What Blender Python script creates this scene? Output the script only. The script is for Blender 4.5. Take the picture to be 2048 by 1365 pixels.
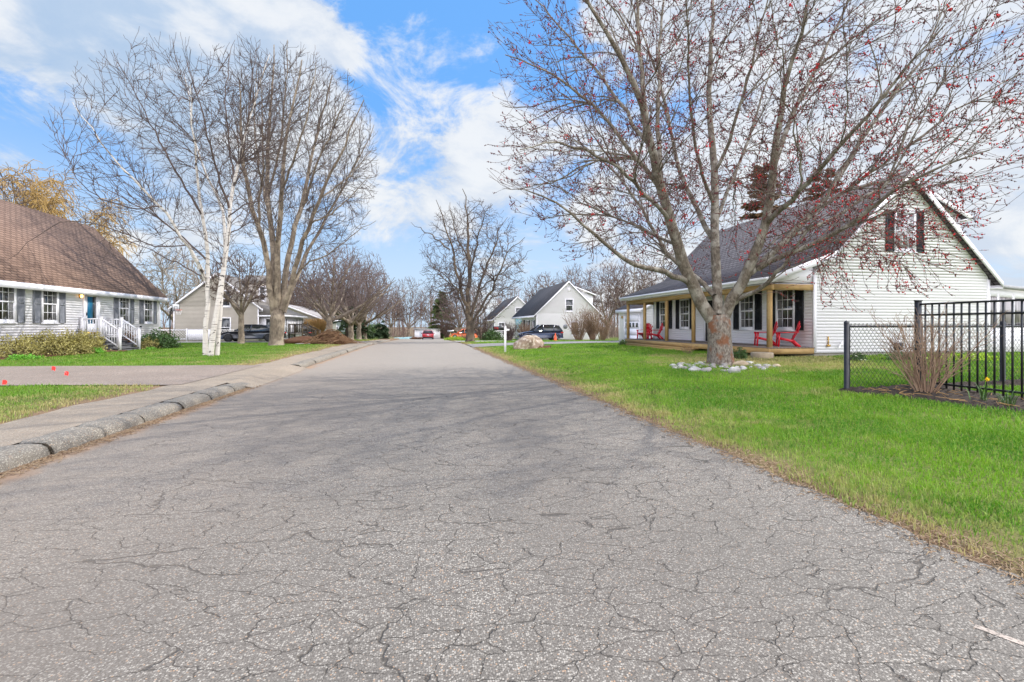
import bpy, math, random
import numpy as np
from mathutils import Vector
R = math.radians
SC = bpy.context.scene
COL = SC.collection
for o in list(bpy.data.objects): bpy.data.objects.remove(o)

# ------------------------------------------------------------------ camera
YAW = R(10.38); CS, SN = math.cos(YAW), math.sin(YAW)
FPX = 950.0; EYE = 1.45; HZ = 652.0
cam_d = bpy.data.cameras.new('camera'); cam = bpy.data.objects.new('camera', cam_d); COL.objects.link(cam)
cam.location = (0, 0, EYE); cam.rotation_euler = (R(90), 0, -YAW)
cam_d.sensor_width = 36; cam_d.lens = FPX/2048*36; cam_d.shift_y = (HZ-682.5)/2048
cam_d.clip_start = .05; cam_d.clip_end = 3000
SC.camera = cam
def ray(px, py, zc):                       # the place seen at a photo pixel at depth zc
    k = (px-1024)/FPX*zc
    return (k*CS+zc*SN, -k*SN+zc*CS, EYE-(py-HZ)/FPX*zc)
def dirn(px, py):
    v = Vector(ray(px, py, 1.0)) - Vector((0, 0, EYE)); v.normalize(); return v

# ------------------------------------------------------------------ node helpers
class N:
    def __init__(s, tree): s.t = tree; s.t.nodes.clear()
    def n(s, ty, **kw):
        nd = s.t.nodes.new(ty)
        for k, v in kw.items(): setattr(nd, k, v)
        return nd
    def put(s, sock, v):
        if v is None: return
        if hasattr(v, 'is_output') or isinstance(v, bpy.types.NodeSocket): s.t.links.new(v, sock)
        else:
            if isinstance(v, (tuple, list)) and len(v) == 3 and sock.type == 'RGBA': v = (*v, 1)
            sock.default_value = v
    def math(s, op, a, b=None, c=None, clamp=False):
        nd = s.n('ShaderNodeMath', operation=op, use_clamp=clamp)
        s.put(nd.inputs[0], a); s.put(nd.inputs[1], b); s.put(nd.inputs[2], c); return nd.outputs[0]
    def vmath(s, op, a, b=None, out=0):
        nd = s.n('ShaderNodeVectorMath', operation=op); s.put(nd.inputs[0], a); s.put(nd.inputs[1], b); return nd.outputs[out]
    def dot(s, a, b): 
        nd = s.n('ShaderNodeVectorMath', operation='DOT_PRODUCT'); s.put(nd.inputs[0], a); s.put(nd.inputs[1], b); return nd.outputs['Value']
    def mix(s, f, a, b, blend='MIX'):
        nd = s.n('ShaderNodeMix', data_type='RGBA', blend_type=blend); s.put(nd.inputs[0], f); s.put(nd.inputs[6], a); s.put(nd.inputs[7], b); return nd.outputs[2]
    def mr(s, v, a, b, c=0.0, d=1.0, smooth=False):
        nd = s.n('ShaderNodeMapRange'); 
        if smooth: nd.interpolation_type = 'SMOOTHSTEP'
        s.put(nd.inputs[0], v)
        for i, q in enumerate((a, b, c, d)): s.put(nd.inputs[i+1], q)
        return nd.outputs[0]
    def noise(s, vec, scale, detail=4, rough=.55, dist=0.0, out='Fac'):
        nd = s.n('ShaderNodeTexNoise'); s.put(nd.inputs['Vector'], vec); nd.inputs['Scale'].default_value = scale
        nd.inputs['Detail'].default_value = detail; nd.inputs['Roughness'].default_value = rough; nd.inputs['Distortion'].default_value = dist
        return nd.outputs[out]
    def vor(s, vec, scale, feature='F1', out='Distance', rnd=1.0):
        nd = s.n('ShaderNodeTexVoronoi', feature=feature); s.put(nd.inputs['Vector'], vec); nd.inputs['Scale'].default_value = scale
        nd.inputs['Randomness'].default_value = rnd
        return nd.outputs[out]
    def sep(s, v):
        nd = s.n('ShaderNodeSeparateXYZ'); s.put(nd.inputs[0], v); return nd.outputs
    def comb(s, x, y, z):
        nd = s.n('ShaderNodeCombineXYZ'); s.put(nd.inputs[0], x); s.put(nd.inputs[1], y); s.put(nd.inputs[2], z); return nd.outputs[0]
    def scale(s, v, f):
        nd = s.n('ShaderNodeVectorMath', operation='MULTIPLY'); s.put(nd.inputs[0], v); s.put(nd.inputs[1], f); return nd.outputs[0]

# ------------------------------------------------------------------ sun and sky
SUN_AZ = math.atan2(.95, .30); SUN_EL = R(44)          # azimuth from +Y towards +X
sd = Vector((math.sin(SUN_AZ)*math.cos(SUN_EL), math.cos(SUN_AZ)*math.cos(SUN_EL), math.sin(SUN_EL)))
sl = bpy.data.lights.new('sun', 'SUN'); sl.energy = 3.1; sl.angle = R(.6); sl.color = (1, .955, .88)
so = bpy.data.objects.new('sun', sl); COL.objects.link(so); so.rotation_euler = sd.to_track_quat('Z', 'Y').to_euler(); so.location = (20, 5, 30)
world = bpy.data.worlds.new('World'); SC.world = world; world.use_nodes = True
g = N(world.node_tree)
tc = g.n('ShaderNodeTexCoord').outputs['Generated']
sky = g.n('ShaderNodeTexSky', sky_type='NISHITA', sun_disc=False, sun_elevation=SUN_EL, sun_rotation=SUN_AZ, altitude=50)
sky.air_density = 1.0; sky.dust_density = .7; sky.ozone_density = 2.2
xyz = g.sep(tc)
den = g.math('ADD', g.math('MAXIMUM', xyz[2], 0.0), .22)
pl = g.comb(g.math('DIVIDE', xyz[0], den), g.math('DIVIDE', xyz[1], den), g.math('MULTIPLY', xyz[2], 1.5))
n1 = g.noise(pl, 1.5, 9, .58, .25)
n2 = g.noise(g.scale(tc, (1, 1, 1.7)), 5.5, 9, .66, .5)
n3 = g.noise(pl, 3.2, 6, .55, .2)
cov = g.math('ADD', g.math('MULTIPLY', n1, 1.0), g.math('MULTIPLY', n2, 1.7))
# where the cloud banks stand in the sky: direction, half width (deg), weight
blobs = [((120, 60), 15, .40), ((350, 90), 12, .24), ((40, 210), 9, .36), ((230, 190), 8, .20), ((480, 30), 6, .22), ((330, 20), 8, .18),
         ((850, 235), 9, .36), ((740, 110), 5, .20), ((575, 70), 4.5, .26), ((690, 20), 5, .16), ((940, 150), 6, .22), ((860, 400), 8, .16), ((560, 170), 5, .10),
         ((1350, 250), 22, .30), ((1850, 300), 20, .28), ((1990, 460), 12, .28), ((1600, 90), 14, .12),
         ((60, 300), 6, -.34), ((440, 110), 4, -.22), ((640, 110), 7, -.24), ((600, 60), 4, -.1), ((760, 40), 7, -.2), ((850, 50), 9, -.34), ((330, 260), 5, -.12), ((90, 290), 5, -.2), ((140, 270), 6, -.16), ((960, 40), 7, -.25), ((190, 330), 6, -.12), ((1960, 90), 8, -.06)]
for (p, wd, w) in blobs:
    d = g.dot(tc, tuple(dirn(*p)))
    m = g.mr(d, math.cos(R(wd*1.9)), math.cos(R(wd*.1)), 0, 1, True)
    cov = g.math('MULTIPLY_ADD', m, w, cov)
cm = g.mr(cov, 1.53, 1.90, 0, 1, True)
cm = g.math('MULTIPLY', cm, .93)
shade = g.mr(g.math('ADD', g.math('MULTIPLY', n2, 1.2), g.math('MULTIPLY', n3, .6)), .72, 1.05, 0, 1, True)
lowgrey = g.mr(g.dot(tc, tuple(dirn(250, 95))), math.cos(R(17)), math.cos(R(4)), 0, .75, True)
shade2 = g.math('MULTIPLY', g.math('SUBTRACT', 1.0, g.mr(n3, .45, .62, 0, 1, True)), lowgrey)
ccol = g.mix(shade, (3.5, 3.9, 4.5), (4.8, 4.9, 5.0))
ccol = g.mix(shade2, ccol, (2.2, 3.05, 4.2))
skyc = g.mix(1.0, sky.outputs[0], (.62, .70, .86), 'MULTIPLY')
skyc = g.mix(.72, skyc, (.95, 2.75, 5.9))
hz = g.mr(xyz[2], .0, .42, 1, 0, True)
skyc = g.mix(g.math('MULTIPLY', hz, .93), skyc, (3.5, 4.35, 5.2))
outc = g.mix(cm, skyc, ccol)
# added fill: unseen sky behind the camera brightened to light the shaded walls
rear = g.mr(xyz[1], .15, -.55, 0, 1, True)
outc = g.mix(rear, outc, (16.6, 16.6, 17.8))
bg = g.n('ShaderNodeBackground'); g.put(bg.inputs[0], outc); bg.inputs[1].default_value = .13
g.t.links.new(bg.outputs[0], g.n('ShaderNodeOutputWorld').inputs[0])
SC.view_settings.view_transform = 'Standard'; SC.view_settings.look = 'None'; SC.view_settings.exposure = .56; SC.view_settings.gamma = 1
SC.render.engine = 'CYCLES'
SC.cycles.max_bounces = 6; SC.cycles.diffuse_bounces = 3; SC.cycles.transparent_max_bounces = 6

# ------------------------------------------------------------------ materials
def new_mat(name):
    m = bpy.data.materials.new(name); m.use_nodes = True; g = N(m.node_tree)
    b = g.n('ShaderNodeBsdfPrincipled'); o = g.n('ShaderNodeOutputMaterial'); g.t.links.new(b.outputs[0], o.inputs[0])
    return m, g, b
def bumpify(g, b, h, strength=.5, dist=.01):
    nd = g.n('ShaderNodeBump'); nd.inputs['Strength'].default_value = strength; nd.inputs['Distance'].default_value = dist
    g.put(nd.inputs['Height'], h); g.t.links.new(nd.outputs[0], b.inputs['Normal'])
def mnoise(name, c1, c2, scale=3, rough=.7, bump=0, bscale=None, spec=.3, lo=.35, hi=.65, c3=None, s3=20, f3=.5, metal=0, stretch=None, bdist=.01):
    m, g, b = new_mat(name)
    v = g.n('ShaderNodeTexCoord').outputs['Object']
    if stretch: v = g.scale(v, stretch)
    c = g.mix(g.mr(g.noise(v, scale, 6), lo, hi), c1, c2)
    if c3: c = g.mix(g.math('MULTIPLY', g.mr(g.noise(v, s3, 3), .5, .65), f3), c, c3)
    g.put(b.inputs['Base Color'], c); b.inputs['Roughness'].default_value = rough; b.inputs['Specular IOR Level'].default_value = spec; b.inputs['Metallic'].default_value = metal
    if bump: bumpify(g, b, g.noise(v, bscale or scale*6, 5), bump, bdist)
    return m
M = {}
M['siding'] = mnoise('white_vinyl', (.86, .84, .875), (.83, .81, .845), 1.2, .45, .05, 40, .4)
M['trim'] = mnoise('white_trim', (.86, .84, .87), (.80, .79, .82), 2, .5)
M['tan_siding'] = mnoise('tan_vinyl', (.60, .54, .48), (.54, .49, .43), 1, .55)
M['blue_siding'] = mnoise('pale_blue_vinyl', (.50, .56, .62), (.46, .52, .58), 1, .55)
M['grey_siding'] = mnoise('pale_grey_vinyl', (.52, .50, .45), (.47, .46, .42), 1, .55)
M['shutter_grey'] = mnoise('grey_shutter', (.20, .21, .24), (.26, .27, .30), 8, .6)
M['shutter_black'] = mnoise('black_shutter', (.012, .013, .017), (.03, .032, .038), 6, .45)
M['black_metal'] = mnoise('black_coated_metal', (.012, .012, .014), (.022, .022, .025), 8, .35, spec=.5)
M['wood'] = mnoise('treated_pine', (.46, .31, .13), (.36, .23, .09), 2.5, .7, .15, 30, stretch=(6, 1, 1), c3=(.24, .14, .06), s3=9, f3=.4)
M['beam'] = mnoise('treated_beam', (.46, .31, .13), (.34, .21, .08), 2.5, .7, .15, 30, stretch=(1, .3, 3), c3=(.24, .14, .06), s3=4, f3=.4)
M['deckboard'] = mnoise('deck_boards', (.20, .165, .14), (.14, .115, .10), 3, .7, .2, 20, stretch=(8, .5, 1))
M['grey_deck'] = mnoise('grey_deck', (.085, .085, .09), (.12, .12, .125), 3, .7)
M['concrete'] = mnoise('foundation_concrete', (.36, .34, .30), (.27, .255, .22), 1.5, .85, .3, 40)
M['red_plastic'] = mnoise('red_plastic', (.60, .008, .022), (.50, .006, .018), 3, .35, spec=.5)
M['stone'] = mnoise('field_stone', (.32, .30, .28), (.20, .19, .18), 5, .8, .4, 25, c3=(.42, .36, .28), s3=3, f3=.7)
M['stone_pale'] = mnoise('pale_stone', (.46, .45, .43), (.30, .29, .28), 5, .8, .4, 25)
M['boulder'] = mnoise('boulder_rock', (.36, .27, .19), (.19, .13, .09), 2.2, .85, .8, 7, c3=(.60, .52, .42), s3=5, f3=.8, bdist=.05)
M['millstone'] = mnoise('millstone_rock', (.42, .34, .24), (.33, .26, .18), 6, .9, .4, 40)
M['mulch'] = mnoise('dark_mulch', (.022, .015, .012), (.055, .038, .028), 14, .95, 1, 50, c3=(.11, .08, .055), s3=40, f3=.5, bdist=.03)
M['red_mulch'] = mnoise('reddish_mulch', (.15, .07, .035), (.09, .045, .025), 10, .95, 1, 50, bdist=.03)
M['rubber'] = mnoise('tyre_rubber', (.012, .012, .012), (.02, .02, .02), 8, .8)
M['alloy'] = mnoise('alloy_rim', (.35, .35, .36), (.45, .45, .46), 8, .35, metal=.7)
M['dark_alloy'] = mnoise('dark_rim', (.04, .04, .045), (.07, .07, .075), 8, .35, metal=.7)
M['red_lens'] = mnoise('red_lens', (.55, .012, .01), (.65, .03, .02), 20, .25)
M['head_lens'] = mnoise('clear_lens', (.5, .52, .55), (.62, .64, .66), 20, .15)
M['plate'] = mnoise('number_plate', (.6, .6, .6), (.68, .68, .68), 9, .5)
def carpaint(name, c):
    m, g, b = new_mat(name); v = g.n('ShaderNodeTexCoord').outputs['Object']
    g.put(b.inputs['Base Color'], g.mix(g.noise(v, 3), c, tuple(min(1, x*1.25+.003) for x in c)))
    b.inputs['Roughness'].default_value = .3; b.inputs['Coat Weight'].default_value = .8; b.inputs['Coat Roughness'].default_value = .06
    return m
M['paint_black'] = carpaint('black_car_paint', (.010, .012, .020)); M['paint_navy'] = carpaint('navy_car_paint', (.012, .020, .055))
M['paint_red'] = carpaint('red_car_paint', (.33, .008, .02)); M['paint_orange'] = carpaint('orange_car_paint', (.75, .13, .015))
M['car_glass'] = mnoise('car_glass', (.015, .018, .02), (.035, .04, .045), 3, .05, spec=.8)
M['teal'] = mnoise('teal_door', (.01, .16, .30), (.012, .13, .25), 4, .5)
M['black_door'] = mnoise('dark_door', (.015, .015, .018), (.03, .03, .034), 4, .5)
M['brass'] = mnoise('brass', (.55, .34, .08), (.45, .26, .06), 6, .4, metal=.6)
M['flag_red'] = mnoise('red_flag_vinyl', (.80, .03, .015), (.70, .02, .015), 6, .5)
M['orange_cone'] = mnoise('orange_cone', (.85, .14, .05), (.75, .1, .04), 6, .5)
M['flagcloth'] = mnoise('blue_green_cloth', (.10, .30, .60), (.22, .40, .20), 6, .8, c3=(.7, .75, .8), s3=9, f3=.9)
M['daffodil'] = mnoise('daffodil_yellow', (.85, .60, .02), (.85, .45, .01), 30, .6)
M['cone_top'] = mnoise('roof_lead', (.3, .3, .3), (.4, .4, .4), 5, .6)
M['brush'] = mnoise('cut_brush', (.15, .08, .04), (.27, .165, .09), 4, .9, c3=(.10, .05, .03), s3=3, f3=.7)
M['brown_heap'] = mnoise('bark_heap', (.085, .038, .02), (.13, .06, .03), 5, .95, .8, 14, bdist=.05)
M['line_paint'] = mnoise('faded_line_paint', (.52, .43, .36), (.36, .30, .25), 18, .8, c3=(.14, .12, .10), s3=70, f3=.9)
M['litter'] = mnoise('dry_litter', (.20, .12, .07), (.36, .27, .17), 30, .9)
M['wicker'] = mnoise('wicker', (.20, .16, .11), (.26, .2, .14), 12, .8)
M['tarp'] = mnoise('blue_green_tarp', (.25, .42, .42), (.35, .5, .5), 3, .5)
M['pot'] = mnoise('dark_pot', (.03, .03, .05), (.05, .05, .07), 6, .5)

def bark(name, c1, c2, c3, scale=5, z=.25, bump=.8):
    m, g, b = new_mat(name); v = g.n('ShaderNodeTexCoord').outputs['Object']
    vs = g.scale(v, (1, 1, z))
    f = g.mr(g.noise(vs, scale*3, 6, .6), .35, .65)
    c = g.mix(f, c1, c2)
    c = g.mix(g.mr(g.noise(v, scale*.35, 4), .50, .62), c, c3)
    g.put(b.inputs['Base Color'], c); b.inputs['Roughness'].default_value = .85; b.inputs['Specular IOR Level'].default_value = .2
    bumpify(g, b, f, bump, .02); return m
M['bark_maple'] = bark('grey_maple_bark', (.24, .20, .155), (.10, .08, .062), (.33, .30, .25), 9, .35, 1)
M['bark_maple_trunk'] = bark('maple_trunk_bark', (.34, .30, .25), (.10, .075, .06), (.22, .10, .055), 8, .45, 1)
M['bark_grey'] = bark('grey_brown_bark', (.27, .215, .16), (.12, .095, .075), (.34, .28, .21), 5)
M['bark_dark'] = bark('dark_bark', (.12, .095, .072), (.055, .045, .038), (.17, .13, .09), 4)
M['twig_grey'] = mnoise('grey_twigs', (.16, .112, .092), (.09, .058, .050), 3, .9)
M['twig_pale'] = mnoise('pale_twigs', (.42, .37, .31), (.22, .18, .15), 2, .9)
M['twig_dark'] = mnoise('dark_twigs', (.075, .058, .055), (.12, .085, .072), 2, .9)
M['twig_purple'] = mnoise('purplish_twigs', (.14, .10, .095), (.18, .135, .115), 1.5, .9)
M['twig_brown'] = mnoise('brown_twigs', (.27, .18, .12), (.17, .11, .075), 2, .9)
M['twig_shrub'] = mnoise('peeling_shrub_stems', (.36, .25, .17), (.20, .12, .08), 5, .9)
M['twig_woods'] = mnoise('woods_twigs', (.24, .175, .14), (.15, .115, .10), .12, .95, c3=(.30, .17, .14), s3=.3, f3=.6)
M['willow'] = mnoise('yellow_willow_strands', (.42, .27, .085), (.28, .18, .07), .8, .8)
M['straw'] = mnoise('straw_fronds', (.55, .34, .14), (.42, .25, .10), 2, .9)
M['bud_dark'] = mnoise('dark_red_buds', (.17, .018, .022), (.05, .012, .018), 1.5, .8)
M['bud_red'] = mnoise('red_blossom', (.55, .012, .02), (.40, .02, .015), 1.5, .7)
# birch
m, g, b = new_mat('white_birch_bark'); v = g.n('ShaderNodeTexCoord').outputs['Object']
vz = g.scale(v, (.35, .35, 7)); lent = g.mr(g.noise(vz, 3.2, 5, .65), .56, .62)
pat = g.mr(g.noise(g.scale(v, (1, 1, 1.6)), 3.4, 4, .6, .6), .60, .63)
c = g.mix(g.noise(v, 3), (.62, .58, .53), (.46, .42, .37)); c = g.mix(g.math('MULTIPLY', lent, .85), c, (.16, .13, .11)); c = g.mix(pat, c, (.045, .035, .03))
g.put(b.inputs['Base Color'], c); b.inputs['Roughness'].default_value = .6; bumpify(g, b, lent, .4, .01); M['birch'] = m
def foliage(name, c1, c2, c3, scale=2, rough=.55):
    m, g, b = new_mat(name); v = g.n('ShaderNodeTexCoord').outputs['Object']
    c = g.mix(g.mr(g.noise(v, scale, 4), .35, .65), c1, c2); c = g.mix(g.mr(g.noise(v, 47, 2), .52, .62), c, c3)
    g.put(b.inputs['Base Color'], c); b.inputs['Roughness'].default_value = rough; b.inputs['Specular IOR Level'].default_value = .3
    b.inputs['Transmission Weight'].default_value = 0
    return m
M['leaf_olive'] = foliage('olive_bronze_leaves', (.32, .27, .07), (.20, .17, .05), (.46, .42, .17), 3)
M['leaf_dark'] = foliage('dark_green_leaves', (.045, .085, .02), (.06, .12, .03), (.12, .20, .06), 4, .4)
M['leaf_bright'] = foliage('bright_green_leaves', (.10, .30, .02), (.14, .38, .03), (.20, .45, .05), 6)
M['leaf_lime'] = foliage('lime_leaves', (.35, .50, .03), (.28, .45, .02), (.45, .6, .06), 6)
M['spruce'] = foliage('spruce_needles', (.025, .055, .025), (.045, .075, .03), (.085, .12, .05), 1.2, .7)
M['spruce_cones'] = foliage('cone_laden_needles', (.05, .06, .03), (.11, .065, .03), (.30, .13, .045), 1.2, .8)
M['fir_green'] = foliage('fir_needles', (.035, .085, .03), (.09, .12, .035), (.15, .17, .05), .8, .7)
# grass blades
m, g, b = new_mat('grass_blades'); v = g.n('ShaderNodeTexCoord').outputs['Object']
big = g.noise(v, .45, 4, .6); fine = g.noise(v, 38, 2); mid = g.noise(v, 2.2, 4)
c = g.mix(g.mr(g.math('ADD', big, g.math('MULTIPLY', g.math('SUBTRACT', mid, .5), .5)), .40, .60), (.058, .215, .008), (.165, .35, .016))
c = g.mix(g.mr(fine, .45, .66), c, (.27, .38, .055))
c = g.mix(g.math('MULTIPLY', g.mr(fine, .30, .42, 1, 0), .6), c, (.05, .16, .012))
X = g.sep(v)
edge = g.math('MULTIPLY', g.mr(X[0], 3.3, 5.0, 1, 0), g.mr(X[0], 0, .1))
ring = g.mr(g.vmath('DISTANCE', g.scale(v, (1, 1, 0)), (11.2, 14.4, 0), 1), 1.8, 5.2, .85, 0)
ledge = g.math('MULTIPLY', g.mr(X[0], -8.5, -5.6, 0, .75), g.mr(X[0], -5.0, -5.1, 0, 1))
lf = g.math('MULTIPLY', g.mr(X[0], -4, -4.2, 0, 1), .35)
dry = g.math('ADD', g.math('ADD', g.math('ADD', g.math('MULTIPLY', edge, .72), ring), ledge), g.mr(g.noise(v, .7, 5, .7), .50, .70, 0, .75))
dry = g.mr(g.math('ADD', dry, g.math('MULTIPLY', g.math('SUBTRACT', g.noise(v, 9, 3), .5), 1.7)), .32, .95)
c = g.mix(g.math('MULTIPLY', lf, 1.0), c, (.08, .17, .018))
c = g.mix(g.math('MULTIPLY', dry, .85), c, (.46, .37, .17))
g.put(b.inputs['Base Color'], c); b.inputs['Roughness'].default_value = .5; b.inputs['Specular IOR Level'].default_value = .25
tr = g.n('ShaderNodeBsdfTranslucent'); g.put(tr.inputs[0], c); ms = g.n('ShaderNodeMixShader'); ms.inputs[0].default_value = .22
g.t.links.new(b.outputs[0], ms.inputs[1]); g.t.links.new(tr.outputs[0], ms.inputs[2]); g.t.links.new(ms.outputs[0], [n for n in g.t.nodes if n.type == 'OUTPUT_MATERIAL'][0].inputs[0])
M['grass'] = m
# soil with thin turf
m, g, b = new_mat('lawn_soil'); v = g.n('ShaderNodeTexCoord').outputs['Object']; X = g.sep(v)
c = g.mix(g.mr(g.noise(v, 1.3, 6), .35, .65), (.075, .12, .02), (.10, .15, .025))
c = g.mix(g.mr(g.noise(v, 23, 4), .4, .7), c, (.19, .20, .06))
e = g.math('MULTIPLY', g.mr(g.math('ADD', X[0], g.math('MULTIPLY', g.noise(v, 2.5, 4), 1.2)), 3.8, 4.75, 1, 0), g.mr(X[0], 0, .1))
e2 = g.math('MULTIPLY', g.mr(g.math('ADD', X[0], g.math('MULTIPLY', g.noise(v, 2.5, 4), 1.2)), -6.3, -5.2, 0, 1), g.mr(X[0], -3, -3.1, 0, 1))
e = g.math('ADD', e, e2, clamp=True)
dirt = g.mix(g.mr(g.noise(v, 30, 5), .35, .65), (.30, .20, .12), (.16, .105, .065))
c = g.mix(e, c, dirt); far = g.mr(X[1], 100, 125); c = g.mix(far, c, (.17, .13, .085))
g.put(b.inputs['Base Color'], c); b.inputs['Roughness'].default_value = .95; b.inputs['Specular IOR Level'].default_value = .1; bumpify(g, b, g.noise(v, 40, 5), .8, .03); M['soil'] = m
# aggregate surfaces
def aggregate(name, dark, lite, base, scale, cracks, sand):
    m, g, b = new_mat(name); v = g.n('ShaderNodeTexCoord').outputs['Object']; X = g.sep(v)
    cell = g.sep(g.vor(v, scale, 'F1', 'Color'))
    cell2 = g.sep(g.vor(g.vmath('ADD', v, (3.1, 7.7, 1.3)), scale*2.1, 'F1', 'Color'))
    dst = g.vor(v, scale, 'F1', 'Distance')
    c = g.mix(g.mr(cell2[0], .1, .9), dark, base)
    st = g.math('MULTIPLY', g.mr(cell[0], .52, .80), g.mr(dst, .35, .60, 1, 0))
    c = g.mix(st, c, lite)
    c = g.mix(g.math('MULTIPLY', g.mr(cell[1], .90, .96), g.mr(dst, .3, .5, 1, 0)), c, tuple(x*y for x, y in zip(lite, (1.05, .72, .50))))
    blot = g.noise(v, .55, 5, .6)
    c = g.mix(g.mr(blot, .3, .7, .55, .0), c, tuple(x*.55 for x in base), 'MIX')
    h = g.math('MULTIPLY', g.mr(dst, .1, .7, 1, 0), .35)
    if cracks:
        wv = g.vmath('ADD', g.scale(v, (.62, 1.45, 1)), g.scale(g.n_vec(v, 1.6, .32), (1, 1, 0)))
        e1 = g.vor(wv, .78, 'DISTANCE_TO_EDGE')
        wv2 = g.vmath('ADD', g.scale(v, (.85, 1.6, 1)), g.scale(g.n_vec(v, 4.0, .11), (1, 1, 0)))
        e2 = g.vor(wv2, 3.9, 'DISTANCE_TO_EDGE')
        fine = g.noise(v, 22, 3)
        wid = g.math('MULTIPLY', g.mr(fine, .3, .7, .3, 1.3), .0074)
        k1 = g.math('MULTIPLY', g.math('SUBTRACT', 1.0, g.math('DIVIDE', e1, wid), clamp=True), g.mr(g.noise(v, .8, 3), .46, .60))
        area = g.math('MULTIPLY', g.mr(g.noise(v, .6, 4, .6), .30, .46), g.mr(X[0], -3.6, -1.2, .35, 1))
        k2 = g.math('MULTIPLY', g.math('SUBTRACT', 1.0, g.math('DIVIDE', e2, g.math('MULTIPLY', wid, 2.3)), clamp=True), area)
        k = g.math('MAXIMUM', g.math('MULTIPLY', k1, 1.6, clamp=True), g.math('MULTIPLY', k2, 1.5, clamp=True), clamp=True)
        c = g.mix(g.math('MULTIPLY', k, .80), c, (.050, .042, .034))
        h = g.math('SUBTRACT', h, g.math('MULTIPLY', k, 1.6))
        # worn wheel tracks and paler colour along the far stretch
        tr = g.mr(g.math('ABSOLUTE', g.math('SUBTRACT', g.math('ABSOLUTE', g.math('ADD', X[0], .3)), 1.5)), .1, .9, 1, 0, True)
        c = g.mix(g.math('MULTIPLY', tr, .16), c, (.12, .10, .085))
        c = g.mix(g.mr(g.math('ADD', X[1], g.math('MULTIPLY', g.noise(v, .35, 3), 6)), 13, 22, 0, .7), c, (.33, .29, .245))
        c = g.mix(g.math('MULTIPLY', g.mr(g.math('ADD', X[0], g.math('MULTIPLY', g.noise(v, 1.2, 3), 1.6)), -2.6, .6, .35, 0), 1.0), c, (.28, .225, .175))
    if sand:
        s1 = g.math('ADD', X[0], g.math('MULTIPLY', g.noise(g.scale(v, (1, .5, 1)), 2.0, 5), .8))
        sm = g.mr(s1, -3.72, -3.30, 1, 0, True)
        c = g.mix(g.math('MULTIPLY', sm, .85), c, g.mix(g.noise(v, 25, 4), (.38, .24, .14), (.27, .155, .085)))
        sm2 = g.mr(g.math('ADD', X[0], g.math('MULTIPLY', g.noise(v, 6, 5), .35)), -3.93, -3.82, 1, 0)
        c = g.mix(g.math('MULTIPLY', sm2, .8), c, (.13, .085, .052))
    g.put(b.inputs['Base Color'], c); b.inputs['Roughness'].default_value = .8; b.inputs['Specular IOR Level'].default_value = .35
    bumpify(g, b, h, .7, .008); return m
def n_vec(s, v, sc, amp):
    o = s.noise(v, sc, 4, .6, 0, 'Color'); return s.scale(s.vmath('SUBTRACT', o, (.5, .5, .5)), (amp*2, amp*2, 0))
N.n_vec = n_vec
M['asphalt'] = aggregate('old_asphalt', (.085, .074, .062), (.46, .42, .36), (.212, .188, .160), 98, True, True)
M['kerbmat'] = aggregate('exposed_aggregate_kerb', (.12, .105, .085), (.52, .47, .39), (.285, .25, .20), 74, False, False)
M['walk'] = aggregate('worn_sidewalk', (.22, .175, .13), (.50, .43, .34), (.33, .268, .20), 74, False, False)
M['gravel'] = aggregate('gravel_drive', (.17, .13, .10), (.44, .38, .32), (.28, .222, .18), 42, False, False)
M['drive'] = aggregate('grey_drive', (.16, .15, .145), (.42, .40, .38), (.25, .235, .225), 40, False, False)
M['pale_walk'] = mnoise('pale_concrete', (.50, .46, .42), (.42, .39, .36), 2, .85)
# shingles on roofs whose ridge runs along Y
def shingle(name, c1, c2, c3, row=.14):
    m, g, b = new_mat(name); v = g.n('ShaderNodeTexCoord').outputs['Object']; X = g.sep(v)
    vec = g.comb(X[1], g.math('ADD', g.math('MULTIPLY', X[2], 1.42), g.math('MULTIPLY', g.noise(v, 8, 2), .012)), 0)
    br = g.n('ShaderNodeTexBrick'); g.put(br.inputs['Vector'], vec); br.inputs['Scale'].default_value = 1
    br.inputs['Brick Width'].default_value = .31; br.inputs['Row Height'].default_value = row; br.inputs['Mortar Size'].default_value = .024; br.inputs['Mortar Smooth'].default_value = .3
    g.put(br.inputs['Color1'], c1); g.put(br.inputs['Color2'], c2); g.put(br.inputs['Mortar'], c3)
    c = g.mix(g.mr(g.noise(v, .5, 5), .35, .7, 0, .45), br.outputs[0], c2)
    c = g.mix(g.mr(g.noise(g.scale(v, (1, 1, .15)), 1.4, 5), .5, .75, 0, .5), c, c3)
    g.put(b.inputs['Base Color'], c); b.inputs['Roughness'].default_value = .9; b.inputs['Specular IOR Level'].default_value = .15
    bumpify(g, b, g.math('SUBTRACT', g.math('MULTIPLY', g.noise(v, 90, 2), .3), br.outputs[1]), .6, .012); return m
M['roof_brown'] = shingle('brown_shingles', (.27, .18, .135), (.20, .13, .098), (.075, .05, .04), .17)
M['roof_grey'] = shingle('grey_shingles', (.155, .138, .142), (.11, .098, .104), (.032, .029, .032), .19)
M['roof_dark'] = shingle('charcoal_shingles', (.055, .055, .062), (.070, .070, .078), (.035, .035, .04))
M['roof_tan'] = shingle('weathered_shingles', (.24, .22, .20), (.20, .185, .17), (.12, .11, .10))
M['roof_pale'] = shingle('pale_shingles', (.42, .39, .38), (.36, .33, .32), (.25, .23, .22))
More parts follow.
